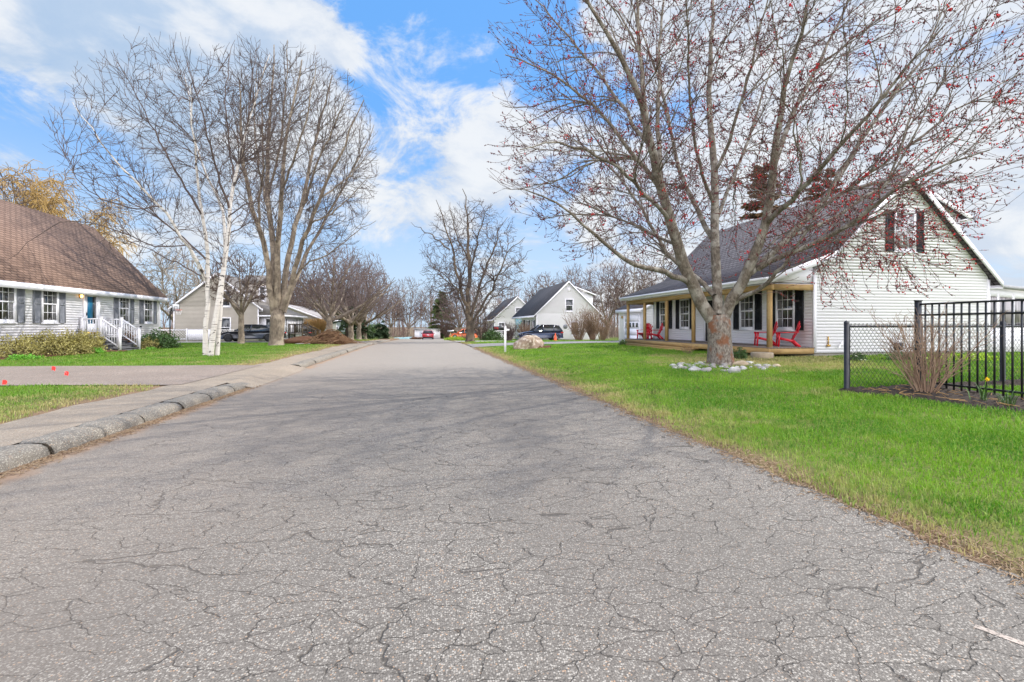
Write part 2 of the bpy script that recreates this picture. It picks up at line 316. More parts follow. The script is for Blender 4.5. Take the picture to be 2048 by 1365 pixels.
# window glass over curtains
def pane(name, dark, curtain, amt):
    m, g, b = new_mat(name); v = g.n('ShaderNodeTexCoord').outputs['Object']
    f = g.mr(g.noise(g.scale(v, (3, 3, .35)), 2.4, 3, .5), .52-.2*amt, .60)
    g.put(b.inputs['Base Color'], g.mix(f, dark, curtain)); b.inputs['Roughness'].default_value = .04; b.inputs['Specular IOR Level'].default_value = .9
    bumpify(g, b, g.noise(v, 1.5, 2), .05, .02); return m
M['pane'] = pane('window_pane', (.020, .022, .022), (.10, .10, .09), .3)
M['pane_curtain'] = pane('curtained_pane', (.10, .10, .11), (.42, .40, .42), 1)
M['pane_dark'] = pane('dark_pane', (.02, .024, .028), (.06, .065, .07), .2)
M['pane_sun'] = pane('sunroom_pane', (.10, .095, .10), (.32, .29, .30), .6)
m, g, b = new_mat('lit_bulb'); b.inputs['Base Color'].default_value = (.9, .6, .25, 1); b.inputs['Emission Color'].default_value = (1, .55, .18, 1); b.inputs['Emission Strength'].default_value = 3.0; M['bulb'] = m
m, g, b = new_mat('lattice_white'); b.inputs['Base Color'].default_value = (.75, .73, .70, 1); M['lattice'] = m

# ------------------------------------------------------------------ mesh builder
class MB:
    def __init__(s): s.V = []; s.nv = 0; s.L = []; s.C = []
    def add(s, V, F):
        V = np.asarray(V, float).reshape(-1, 3)
        if isinstance(F, np.ndarray): s.L.append((F+s.nv).ravel()); s.C.append(np.full(len(F), F.shape[1]))
        else:
            for f in F: s.L.append(np.array(f)+s.nv); s.C.append(np.array([len(f)]))
        s.V.append(V); s.nv += len(V); return s
    def box(s, x0, x1, y0, y1, z0, z1):
        V = [(x, y, z) for x in (x0, x1) for y in (y0, y1) for z in (z0, z1)]
        return s.add(V, [(0, 1, 3, 2), (4, 6, 7, 5), (0, 4, 5, 1), (2, 3, 7, 6), (0, 2, 6, 4), (1, 5, 7, 3)])
    def bar(s, a, b, w, h=None, up=(0, 0, 1)):          # a beam between two points, w across, h high
        a, b, up = Vector(a), Vector(b), Vector(up); h = h or w; d = (b-a).normalized()
        if abs(d.dot(up)) > .98: up = Vector((1, 0, 0))
        u = d.cross(up).normalized(); v = u.cross(d).normalized()
        V = [tuple(p+u*(i*w/2)+v*(j*h/2)) for p in (a, b) for (i, j) in ((-1, -1), (1, -1), (1, 1), (-1, 1))]
        return s.add(V, [(0, 1, 2, 3), (7, 6, 5, 4), (0, 4, 5, 1), (1, 5, 6, 2), (2, 6, 7, 3), (3, 7, 4, 0)])
    def prism(s, poly, axis, a, b):                       # poly in the two other axes, extruded along axis
        n = len(poly); V = []
        for t in (a, b):
            for (p, q) in poly:
                V.append({0: (t, p, q), 1: (p, t, q), 2: (p, q, t)}[axis])
        F = [tuple(range(n)), tuple(range(2*n-1, n-1, -1))]+[(i, i+n, (i+1) % n+n, (i+1) % n) for i in range(n)]
        return s.add(V, F)
    def tubes(s, P, Rr, sides=5, cap=False):
        P = np.asarray(P, float); Rr = np.asarray(Rr, float)
        if P.ndim == 2: P = P[None]; Rr = Rr[None]
        m, n, _ = P.shape
        if m == 0: return s
        T = np.gradient(P, axis=1); T /= np.linalg.norm(T, axis=2, keepdims=True)+1e-9
        ref = np.zeros((m, 1, 3)); tm = np.abs(T.mean(1)); ref[np.arange(m), 0, np.argmin(tm, 1)] = 1
        U = np.cross(T, ref); U /= np.linalg.norm(U, axis=2, keepdims=True)+1e-9; W = np.cross(T, U)
        a = np.arange(sides)*2*np.pi/sides
        V = P[:, :, None]+Rr[:, :, None, None]*(np.cos(a)[None, None, :, None]*U[:, :, None]+np.sin(a)[None, None, :, None]*W[:, :, None])
        base = (np.arange(m)*n*sides)[:, None, None]+(np.arange(n-1)*sides)[None, :, None]
        i = np.arange(sides)[None, None]; j = (np.arange(sides)+1) % sides
        F = np.stack([base+i, base+j[None, None], base+sides+j[None, None], base+sides+i], -1).reshape(-1, 4)
        s.add(V.reshape(-1, 3), F)
        if cap:
            for q in range(m):
                for e in (0, n-1):
                    s.L.append(s.nv-m*n*sides+q*n*sides+e*sides+np.arange(sides)); s.C.append(np.array([sides]))
        return s
    def cyl(s, c, r, h, sides=16, axis=2, r2=None):
        c = np.array(c, float); d = np.zeros(3); d[axis] = h
        return s.tubes([c, c+d], [r, r if r2 is None else r2], sides, True)
    def lathe(s, prof, c=(0, 0, 0), sides=20, axis=2):   # prof [(r, h)]
        a = np.arange(sides)*2*np.pi/sides; V = []
        for (r, h) in prof:
            for t in a:
                p = (r*math.cos(t), r*math.sin(t), h)
                if axis == 1: p = (p[0], p[2], p[1])
                if axis == 0: p = (p[2], p[0], p[1])
                V.append((p[0]+c[0], p[1]+c[1], p[2]+c[2]))
        n = len(prof); F = [(i*sides+j, i*sides+(j+1) % sides, (i+1)*sides+(j+1) % sides, (i+1)*sides+j) for i in range(n-1) for j in range(sides)]
        return s.add(V, F+[tuple(range(sides)), tuple(range((n-1)*sides, n*sides))])
    def quads(s, C, size, rng, asp=.5, dirs=None):       # leaf-like kites
        C = np.asarray(C, float); m = len(C)
        if m == 0: return s
        A = rng.normal(size=(m, 3)) if dirs is None else dirs+rng.normal(size=(m, 3))*.25
        A /= np.linalg.norm(A, axis=1, keepdims=True)+1e-9
        B = np.cross(A, rng.normal(size=(m, 3))); B /= np.linalg.norm(B, axis=1, keepdims=True)+1e-9
        sz = (np.asarray(size)*rng.uniform(.6, 1.3, m))[:, None]
        V = np.stack([C, C+A*sz*.45+B*sz*asp*.5, C+A*sz, C+A*sz*.45-B*sz*asp*.5], 1).reshape(-1, 3)
        return s.add(V, np.arange(m*4).reshape(m, 4))
    def octs(s, C, size, rng):
        C = np.asarray(C, float); m = len(C); d = np.array([(1, 0, 0), (0, 1, 0), (-1, 0, 0), (0, -1, 0), (0, 0, 1.3), (0, 0, -1.3)])
        V = C[:, None]+d[None]*(size*rng.uniform(.6, 1.4, m))[:, None, None]*rng.uniform(.7, 1.3, (m, 6, 1))
        F = np.array([(0, 1, 4), (1, 2, 4), (2, 3, 4), (3, 0, 4), (1, 0, 5), (2, 1, 5), (3, 2, 5), (0, 3, 5)])
        return s.add(V.reshape(-1, 3), (np.arange(m)[:, None, None]*6+F[None]).reshape(-1, 3))
    def build(s, name, mat, parent=None, smooth=False):
        V = np.concatenate(s.V); L = np.concatenate(s.L).astype(np.int32); C = np.concatenate(s.C).astype(np.int32)
        if parent is not None: V = V-np.array(OFF.get(parent.name, (0, 0, 0)))
        me = bpy.data.meshes.new(name); me.vertices.add(len(V)); me.vertices.foreach_set('co', V.ravel().astype(np.float32))
        me.loops.add(len(L)); me.loops.foreach_set('vertex_index', L); me.polygons.add(len(C))
        st = np.zeros(len(C), np.int32); st[1:] = np.cumsum(C)[:-1]; me.polygons.foreach_set('loop_start', st); me.polygons.foreach_set('loop_total', C)
        me.update(calc_edges=True)
        if smooth: me.polygons.foreach_set('use_smooth', np.ones(len(C), bool))
        me.materials.append(M[mat] if isinstance(mat, str) else mat)
        o = bpy.data.objects.new(name, me); COL.objects.link(o)
        if parent is not None: o.parent = parent; OFF[o.name] = OFF.get(parent.name, (0, 0, 0))
        return o
OFF = {}
def tag(o, label=None, cat=None, group=None, kind=None):
    for k, v in (('label', label), ('category', cat), ('group', group), ('kind', kind)):
        if v: o[k] = v
    return o
def thing(name, label, cat, loc=(0, 0, 0), rz=0, group=None, world=True):
    o = bpy.data.objects.new(name, None); COL.objects.link(o); o.empty_display_size = .2
    o.location = loc; o.rotation_euler = (0, 0, rz); tag(o, label, cat, group)
    if world: OFF[o.name] = tuple(loc)
    return o
def copy_tree(o, parent=None):
    c = o.copy(); COL.objects.link(c)
    if parent is not None: c.parent = parent
    for ch in [x for x in bpy.data.objects if x.parent == o]: copy_tree(ch, c)
    return c
def struct(name, mb, mat, smooth=False): return tag(mb.build(name, mat, None, smooth), kind='structure')

# ------------------------------------------------------------------ terrain
MAPLE = (8.62, 12.68)
def roadz(y):
    t = np.clip(np.asarray(y, float)-32, 0, 75); return -.02*(np.sqrt(t*t+100)-10)
def terr(x, y):
    x = np.asarray(x, float); y = np.asarray(y, float); z = roadz(y)
    fade = 1-np.clip((y-32)/20, 0, 1)
    zr = .02+.32*(1-np.exp(-np.clip(x-3.2, 0, None)/7))*fade
    zl = .13+.10*(1-np.exp(-np.clip(-5.6-x, 0, None)/6))
    mound = .13*np.exp(-((x-MAPLE[0])**2+(y-MAPLE[1])**2)/1.5)
    return z+np.where(x >= 3.2, zr+mound, np.where(x <= -4.5, zl, -.05))
def redge(y): 
    y = np.asarray(y, float)
    return 3.32-.006*np.clip(y, 0, 60)+.02*np.sin(y*1.7)+.018*np.sin(y*4.1+1)+.02*np.sin(y*9.3)+.015*np.sin(y*21)
def grid(xs, ys, zf, mb=None):
    mb = mb or MB(); Xg, Yg = np.meshgrid(xs, ys); n, m = len(ys), len(xs)
    V = np.stack([Xg, Yg, zf(Xg, Yg)], -1).reshape(-1, 3); i = (np.arange(n-1)[:, None]*m+np.arange(m-1)[None]).ravel()
    return mb.add(V, np.stack([i, i+1, i+m+1, i+m], -1))
xs = np.concatenate([[-400, -250, -150, -100, -70, -50, -40], np.arange(-34, -5.6, .8), [-5.5, -5, -4.52, -4.5, -4.48], [-2, 0, 2], [3.18, 3.2, 3.25], np.arange(3.5, 16, .35), np.arange(17, 40, 2), [50, 70, 100, 150, 250, 400]])
ys = np.concatenate([[-60, -30, -15, -8], np.arange(-4, 30, .5), np.arange(30, 112, 1), [115, 120, 130, 150, 200, 300, 500, 900]])
struct('ground', grid(xs, ys, terr), 'soil', True)
# road: edges follow redge, grid in Y
def strip(x0f, x1f, y0, y1, zoff, nx=8, dy=.25, zf=None):
    ys = np.arange(y0, y1+1e-6, dy); t = np.linspace(0, 1, nx); x0 = x0f(ys) if callable(x0f) else np.full(len(ys), x0f); x1 = x1f(ys) if callable(x1f) else np.full(len(ys), x1f)
    Xg = x0[:, None]+(x1-x0)[:, None]*t[None]; Yg = np.repeat(ys[:, None], nx, 1); Z = (zf or terr)(Xg, Yg)+zoff
    i = (np.arange(len(ys)-1)[:, None]*nx+np.arange(nx-1)[None]).ravel()
    return MB().add(np.stack([Xg, Yg, Z], -1).reshape(-1, 3), np.stack([i, i+1, i+nx+1, i+nx], -1))
def rz_(x, y): return roadz(y)+np.where(x > 3.0, np.clip((x-3.0), 0, .6)*.06, 0)
rd = strip(-4.5, redge, -6, 92, .004, 14, .08, lambda x, y: roadz(y)+.03*(1-((x+.4)/4.1)**2).clip(0, 1)*0+np.where(x > 3.15, .026, 0)); 
struct('road', rd, 'asphalt')
# sidewalk behind the kerb
def wedge(y): return -5.55-.06*np.sin(y*.9)-.04*np.sin(y*2.3)-.03*np.sin(y*5.1)
struct('sidewalk', strip(wedge, -4.47, -6, 60, .012, 4, .25, lambda x, y: terr(np.minimum(x, -4.6), y)), 'walk')
# driveways
GRAVEL = True
xsd = np.arange(3.0, 17.1, .25)
def dsheet(x0, x1, y0, y1, off, mat, name, wav=.12):
    xs = np.arange(x0, x1+.01, .3); t = np.linspace(0, 1, 14)
    lo = y0+wav*np.sin(xs*1.3)+wav*.4*np.sin(xs*4.7); hi = y1+wav*np.sin(xs*1.1+2)
    Yg = lo[:, None]+(hi-lo)[:, None]*t; Xg = np.repeat(xs[:, None], 14, 1)
    i = (np.arange(len(xs)-1)[:, None]*14+np.arange(13)[None]).ravel()
    mb = MB().add(np.stack([Xg, Yg, terr(np.maximum(Xg, 3.2) if x0 > 0 else Xg, Yg)+off], -1).reshape(-1, 3), np.stack([i, i+14, i+15, i+1], -1))
    return struct(name, mb, mat)
dsheet(-26, -5.25, 11.72, 16.9, .02, 'gravel', 'gravel_driveway', .07)
dsheet(3.1, 22, 31.2, 36.6, .03, 'drive', 'driveway')
dsheet(4.5, 12.5, 43.3, 44.3, .03, 'pale_walk', 'path')
dsheet(3.0, 20, 46.2, 52, .03, 'pale_walk', 'driveway')
dsheet(-24, -4.6, 39.4, 45.0, .03, 'drive', 'driveway')
for (a_, b_, mt) in ((11.9, 17.2, 'walk'), (39.1, 45.1, 'walk')):
    ysn = np.arange(a_, b_+.01, .2); xsn = np.array([-4.48, -4.4, -4.3, -4.2, -4.05, -3.9])
    struct('driveway_apron', grid(xsn, ysn, lambda x, y: roadz(y)+np.interp(x, [-4.48, -3.9], [.146, .008])), mt)
# kerb stones: exposed-aggregate segments with open joints
rng = np.random.default_rng(3)
prof = [(-4.49, -.12), (-4.49, .140), (-4.44, .152), (-4.30, .155), (-4.19, .140), (-4.13, .10), (-4.105, .05), (-4.09, -.12)]
mb = MB()
def kerbseg(y0, y1, dip=0):
    n = 11; ys = np.linspace(y0, y1, n); dx = rng.uniform(-.02, .02); dz = rng.uniform(-.012, .008); V = []
    for k, y in enumerate(ys):
        e = .02 if k in (0, n-1) else 0
        for (x, z) in prof:
            zz = z*(1-dip*(k/(n-1))) if z > 0 else z
            V.append((x+dx+(e if x < -4.3 else -e)*.7+(rng.uniform(-.008, .006) if x > -4.3 else 0), y, float(roadz(y))+zz+(dz if z > 0 else 0)-(e*.9 if z > 0 else 0)+(rng.uniform(-.007, .005) if z > 0 else 0)))
    m = len(prof); F = [(k*m+j, k*m+j+1, (k+1)*m+j+1, (k+1)*m+j) for k in range(n-1) for j in range(m-1)]+[tuple(range(m)), tuple(range((n-1)*m, n*m))]
    mb.add(V, F)
y = -2.0
while y < 12.0:
    L = rng.uniform(.85, 1.2); L = min(L, 12.4-y); kerbseg(y+.014, y+L-.014, .35 if y+L > 12.3 else 0); y += L
y = 17.1
while y < 39.2: kerbseg(y+.012, y+1.08, .6 if y > 38.2 else 0); y += 1.1
y = 45
while y < 59: kerbseg(y+.01, y+1.08); y += 1.1
struct('kerb', mb, 'kerbmat', False)
# thin line of road paint
mb = MB().add([(2.585, 1.84, .0065), (2.62, 1.855, .0065), (2.86, 1.36, .0065), (2.825, 1.345, .0065)], [(0, 3, 2, 1)])
struct('road_marking', mb, 'line_paint')
# mulch beds
def bed(poly, mat, name, h=.05):
    rng = np.random.default_rng(9); P = np.array(poly); x0, y0 = P.min(0); x1, y1 = P.max(0); st = .12
    xs = np.arange(x0-st, x1+st, st); ys = np.arange(y0-st, y1+st, st); Xg, Yg = np.meshgrid(xs, ys, indexing='ij')
    ins = inpoly(Xg, Yg, P); Z = terr(Xg, Yg)+np.where(ins, h+rng.uniform(-.02, .03, Xg.shape), -.02); n = len(ys)
    idx = np.arange(Xg.size).reshape(Xg.shape); keep = (ins[:-1, :-1] | ins[1:, :-1] | ins[:-1, 1:] | ins[1:, 1:])
    F = np.stack([idx[:-1, :-1], idx[1:, :-1], idx[1:, 1:], idx[:-1, 1:]], -1)[keep]
    return struct(name, MB().add(np.stack([Xg, Yg, Z], -1).reshape(-1, 3), F), mat, True)
def inpoly(x, y, P):
    r = np.zeros(np.shape(x), bool); n = len(P)
    for i in range(n):
        (xa, ya), (xb, yb) = P[i], P[(i+1) % n]
        with np.errstate(divide='ignore', invalid='ignore'):
            r ^= ((ya > y) != (yb > y)) & (x < (xb-xa)*(y-ya)/(yb-ya+1e-12)+xa)
    return r
BED_R = [(7.85, 8.0), (8.05, 7.25), (8.3, 6.5), (8.45, 5.8), (8.6, 4.9), (8.7, 4.0), (9.9, 4.0), (9.9, 7.4), (13.5, 7.6), (13.5, 8.1)]
BED_L = [(-17, 20), (-14.9, 20.6), (-14.6, 23), (-14.9, 25), (-14.2, 26.0), (-16.5, 26.1)]
BED_L2 = [(-16.4, 28.0), (-14.9, 28.2), (-14.9, 30.4), (-15.6, 33.6), (-16.4, 33.6)]
bed(BED_R, 'mulch', 'mulch_bed'); bed(BED_L, 'red_mulch', 'mulch_bed'); bed(BED_L2, 'red_mulch', 'mulch_bed')

# ------------------------------------------------------------------ grass
def lawn(x, y):
    ok = ((x > redge(y)+.02) | (x < wedge(y)-.02)) & ~((x > 0) & (y > 31) & (y < 36.8)) & ~((x < 0) & (y > 11.72+.07*np.sin(x*1.3)+.05*np.sin(x*7)) & (y < 16.86+.07*np.sin(x*1.1+2)+.05*np.sin(x*6))) & ~((x < 0) & (y > 39.1) & (y < 45.2))
    ok &= ~((x > 12.7) & (y > 15.6) & (y < 28.4)) & ~((x > 16) & (y > 33)) & ~((x < -14.6) & (y > 20.3) & (y < 33.5)) & ~((x > 0) & (y > 45.9) & (y < 52.2)) & ~((x>4.5)&(y>43.2)&(y<44.4))
    ok &= ~inpoly(x, y, BED_R) & ~inpoly(x, y, BED_L)
    ok &= ~((x < -9) & (x > -10.2) & (y > 33) & (y < 34)) & ~((x < -5.6) & (x > -11) & (y > 35.2) & (y < 38.5))
    return ok
def hash_noise(x, y, s, seed=0):
    r = np.random.default_rng(seed).uniform(0, 1, (64, 64)); xi = x/s; yi = y/s; i = np.floor(xi).astype(int); j = np.floor(yi).astype(int); fx = xi-i; fy = yi-j
    fx = fx*fx*(3-2*fx); fy = fy*fy*(3-2*fy); g_ = lambda a, b: r[a % 64, b % 64]
    return (g_(i, j)*(1-fx)+g_(i+1, j)*fx)*(1-fy)+(g_(i, j+1)*(1-fx)+g_(i+1, j+1)*fx)*fy
def blades(name, zones, seed, label):
    rng = np.random.default_rng(seed); mb = MB()
    for (x0, x1, y0, y1, dens, h, w) in zones:
        n = int((x1-x0)*(y1-y0)*dens); x = rng.uniform(x0, x1, n); y = rng.uniform(y0, y1, n); d = np.hypot(x, y)
        zc = x*SN+y*CS; u = (x*CS-y*SN)/np.maximum(zc, .1); vis = (zc > .3) & (np.abs(u) < 1.55)
        k = lawn(x, y) & vis
        # thinner turf by the road edge and in worn patches
        edge = np.where(x > 0, x-redge(y), wedge(y)-x); nz = hash_noise(x, y, .35, 1)*.6+hash_noise(x, y, 1.1, 2)*.4
        k &= (rng.uniform(0, 1, n) < np.clip(.22+edge*2.6+(nz-.45)*2.0, .0, 1)) & (rng.uniform(0, 1, n) < np.clip(.35+nz*1.1, 0, 1))
        x = x[k]; y = y[k]; nz = nz[k]; m = len(x)
        hh = h*rng.uniform(.45, 1.25, m)*(.6+.75*hash_noise(x, y, .5, 5)); a = rng.uniform(0, 2*np.pi, m); lean = rng.uniform(.1, .75, m); b = rng.uniform(0, 2*np.pi, m)
        z = terr(x, y); ww = w*rng.uniform(.7, 1.3, m)
        ca, sa = np.cos(a)*ww/2, np.sin(a)*ww/2; lx, ly = np.cos(b)*lean*hh, np.sin(b)*lean*hh; o = np.zeros(m)
        V = np.stack([np.stack([x-ca, y-sa, z-.005], -1), np.stack([x+ca, y+sa, z-.005], -1),
                      np.stack([x+ca*.8+lx*.35, y+sa*.8+ly*.35, z+hh*.6], -1), np.stack([x-ca*.8+lx*.35, y-sa*.8+ly*.35, z+hh*.6], -1),
                      np.stack([x+lx, y+ly, z+hh*(1-.25*lean)], -1)], 1).reshape(-1, 3)
        i = np.arange(m)*5
        nv0 = mb.nv
        mb.add(V, np.stack([i, i+1, i+2, i+3], -1)); mb.L.append((nv0+np.stack([i+3, i+2, i+4], -1)).ravel()); mb.C.append(np.full(m, 3))
    return tag(mb.build(name, 'grass'), label, 'grass', kind='stuff')
blades('lawn_grass', [(3.2, 7, 1.6, 6, 2600, .07, .0065), (3.0, 11, 6, 9, 1500, .075, .009), (7, 10, 3.2, 6, 1100, .07, .009), (10, 14, 5, 9, 500, .07, .013), (3.0, 15, 9, 13, 800, .07, .012), (3, 16, 13, 20, 420, .07, .017), (3, 13, 20, 31, 190, .075, .025), (9, 26, 8, 16, 330, .10, .018), (3, 20, 36.5, 60, 60, .08, .05)], 1,
       'bright green spring lawn grass on the right of the road')
blades('lawn_grass', [(-9, -5.4, 4, 8, 1300, .06, .009), (-13, -5.4, 8, 11.8, 800, .06, .012), (-16, -5.4, 16.8, 22, 330, .055, .018), (-24, -5.4, 22, 39.2, 160, .055, .028), (-14, -5.4, 45, 62, 60, .07, .05)], 2,
       'darker green mown lawn grass on the left of the road')

# ------------------------------------------------------------------ building helpers
# wall frame: point = O + u*U + n*Nrm ; U along the wall, Nrm outwards
class Fr:
    def __init__(s, ox, oy, ux, uy, nx, ny): s.o = np.array([ox, oy]); s.u = np.array([ux, uy]); s.n = np.array([nx, ny])
    def p(s, u, n, z): q = s.o+s.u*u+s.n*n; return (q[0], q[1], z)
    def box(s, mb, u0, u1, n0, n1, z0, z1):
        a = s.p(u0, n0, z0); b = s.p(u1, n1, z1)
        mb.box(min(a[0], b[0]), max(a[0], b[0]), min(a[1], b[1]), max(a[1], b[1]), z0, z1)
def siding(mb, fr, lo, hi, z0, z1, step=.115, lip=.010):
    z = z0
    while z < z1-.005:
        zt = min(z+step, z1); a0, b0, a1, b1 = lo(z), hi(z), lo(zt), hi(zt)
        if b0-a0 > .02:
            if b1 < a1: a1 = b1 = (a1+b1)/2
            mb.add([fr.p(a0, lip, z), fr.p(b0, lip, z), fr.p(b1, .004, zt), fr.p(a1, .004, zt), fr.p(a0, 0, z), fr.p(b0, 0, z)], [(0, 1, 2, 3), (4, 5, 1, 0)])
        z = zt
def window(root, fr, uc, z0, w, h, glass='pane', shutter=None, sw=.38, cols=3, rows=2, casing=.09, frame='trim', grid_all=True):
    mb = MB(); c = casing; u0, u1, z1 = uc-w/2, uc+w/2, z0+h
    for (a, b, e, f) in ((u0-c, u0, z0-c, z1+c), (u1, u1+c, z0-c, z1+c), (u0, u1, z1, z1+c), (u0, u1, z0-c, z0)): fr.box(mb, a, b, 0, .06, e, f)
    fr.box(mb, u0, u1, 0, .048, z0+h/2-.03, z0+h/2+.03)
    fr.box(mb, u0, u0+.035, 0, .046, z0, z0+h/2-.03); fr.box(mb, u1-.035, u1, 0, .046, z0, z0+h/2-.03); fr.box(mb, u0+.035, u1-.035, 0, .046, z0, z0+.04)
    wo = mb.build('window', frame, root)
    mb = MB(); fr.box(mb, u0, u1, 0, .034, z0, z1); mb.build('pane', glass, wo)
    if cols:
        mb = MB()
        for half in (0, 1) if grid_all else (1,):
            b0 = z0+half*h/2; 
            for i in range(1, cols): x = u0+w*i/cols; fr.box(mb, x-.011, x+.011, .034, .041, b0+.03, b0+h/2-.03)
            for j in range(1, rows): zz = b0+h/2*j/rows; fr.box(mb, u0+.02, u1-.02, .034, .043, zz-.011, zz+.011)
        mb.build('muntin', frame, wo)
    mb = MB(); fr.box(mb, u0-c-.03, u1+c+.03, .0, .09, z0-c-.035, z0-c-.001); mb.build('sill', frame, wo)
    if shutter:
        for (a, b) in ((u0-c-.02-sw, u0-c-.02), (u1+c+.02, u1+c+.02+sw)):
            mb = MB(); za, zb = z0-c+.0, z1+c
            fr.box(mb, a, a+.05, 0, .062, za, zb); fr.box(mb, b-.05, b, 0, .062, za, zb)
            for zz in (za, (za+zb)/2-.03, zb-.06): fr.box(mb, a+.05, b-.05, 0, .060, zz, zz+.06)
            k = za+.075
            while k < zb-.09:
                if abs(k+.02-(za+zb)/2) > .06: p = [fr.p(a+.05, .028, k+.04), fr.p(b-.05, .028, k+.04), fr.p(b-.05, .055, k), fr.p(a+.05, .055, k)]; mb.add(p, [(0, 1, 2, 3)])
                k += .045
            fr.box(mb, a+.05, b-.05, 0, .026, za+.06, zb-.06)
            mb.build('shutter', shutter, root)
    return wo
def gable_house(root, x0, x1, y0, y1, zb, ze, zr, side, roofm, sidm, over=.32, rake=.28, zf=None, gable_near=True, foundation=.35):
    """ridge along Y; side=-1: the front wall is at x0 (faces -X) ; +1: at x1"""
    xc = (x0+x1)/2; hw = (x1-x0)/2; slope = (zr-ze)/hw
    core = MB(); core.prism([(x0, zb), (x1, zb), (x1, ze), (xc, zr), (x0, ze)], 1, y0, y1)
    w = core.build('wall', sidm, root)
    sd_ = MB(); fr = Fr(x0, y0, 1, 0, 0, -1); W_ = x1-x0
    lo = lambda z: 0 if z <= ze else (z-ze)/slope; hi = lambda z: W_ if z <= ze else W_-(z-ze)/slope
    siding(sd_, fr, lo, hi, zb, zr-.05)
    xf = x0 if side < 0 else x1; nf = -1 if side < 0 else 1
    fr2 = Fr(xf, y0, 0, 1, nf, 0); siding(sd_, fr2, lambda z: 0, lambda z: y1-y0, zb, ze)
    sd_.build('clapboard', sidm, root)
    t = .13; r = MB(); xo0, xo1 = x0-over, x1+over; z0_ = ze-over*slope
    lift = .02
    r.prism([(xo0, z0_+lift), (xo0, z0_+t+lift), (xc, zr+t+lift+.03), (xo1, z0_+t+lift), (xo1, z0_+lift), (xc, zr+lift)], 1, y0-rake, y1+rake)
    r.build('roof', roofm, root)
    tr = MB()
    for yy in (y0-rake-.03, y1+rake+.002):
        for (xa, xb) in ((xo0, xc), (xo1, xc)):
            q = -.10
            tr.prism([(xa, z0_+t-.03+lift), (xb, zr+t-.03+lift), (xb, zr+q+lift), (xa, z0_+q+lift)], 1, yy, yy+.028)
    for (xa, s) in ((xo0, -1), (xo1, 1)):
        tr.box(min(xa, xa+s*.025), max(xa, xa+s*.025), y0-rake, y1+rake, z0_-.14, z0_+t-.01)
        a, b = sorted((xa, (x0 if s < 0 else x1))); tr.box(a+.002, b-.002, y0-rake, y1+rake, z0_-.12, z0_-.10)
    for (cx, cy) in ((x0, y0), (x1, y0), (xf, y1)):
        tr.box(cx-.045, cx+.045, cy-.045, cy+.045, zb, ze-.05)
    tr.build('trim', 'trim', root)
    if zf is not None:
        f = MB(); f.box(x0+.04, x1-.04, y0+.04, y1-.04, zf, zb-.002); f.build('foundation', 'concrete', root)
    return slope

# ------------------------------------------------------------------ white house on the left with the brown roof
HL = thing('house', 'white clapboard house with steep brown shingle roof and grey shutters on the left', 'house', (-20.2, 27.3, .2))
gable_house(HL, -24.0, -16.4, 20.9, 33.3, .68, 3.42, 7.38, 1, 'roof_brown', 'siding', zf=-.1)
frL = Fr(-16.4, 20.9, 0, 1, 1, 0)
for yy in (22.15, 24.42, 29.72, 32.05): window(HL, frL, yy-20.9, 1.66, .80, 1.50, 'pane', 'shutter_grey', sw=.40 if yy < 28 else .36)
# front door
d = MB(); uc = 27.1-20.9
for (a, b, e, f) in ((uc-.58, uc-.46, 1.0, 3.14), (uc+.46, uc+.58, 1.0, 3.14), (uc-.46, uc+.46, 3.03, 3.14)): frL.box(d, a, b, 0, .07, e, f)
for (a, b, e, f) in ((uc-.46, uc-.33, 1.04, 3.03), (uc+.33, uc+.46, 1.04, 3.03), (uc-.33, uc+.33, 2.90, 3.03), (uc-.33, uc+.33, 1.04, 1.55)): frL.box(d, a, b, 0, .05, e, f)
dr = d.build('door', 'trim', HL)
mb = MB(); frL.box(mb, uc-.33, uc+.08, 0, .03, 1.55, 2.90); mb.build('door_leaf', 'teal', dr)
mb = MB(); frL.box(mb, uc+.08, uc+.33, 0, .028, 1.55, 2.90); mb.build('pane', 'pane_dark', dr)
mb = MB(); frL.box(mb, uc-.46, uc+.46, 0, .062, 1.04, 1.13); mb.build('kick_plate', 'brass', dr)
mb = MB(); frL.box(mb, uc-.42, uc-.39, .05, .09, 1.95, 2.10); mb.build('handle', 'black_metal', dr)
mb = MB(); frL.box(mb, uc-.85, uc-.75, 0, .04, 2.78, 3.0); frL.box(mb, uc-.86, uc-.74, .04, .16, 2.96, 3.0); lo_ = mb.build('wall_lamp', 'brass', HL)
mb = MB(); p = frL.p(uc-.8, .1, 2.80); mb.lathe([(.03, 0), (.06, .05), (.05, .14), (.02, .155)], p, 10); mb.build('bulb', 'bulb', lo_, True)
mb = MB(); frL.box(mb, 5.15, 5.25, 0, .05, 1.17, 1.25); mb.build('outlet', 'shutter_grey', HL)
mb = MB(); frL.box(mb, 10.3, 10.36, 0, .10, 1.35, 1.45); mb.build('hose_tap', 'black_metal', HL)
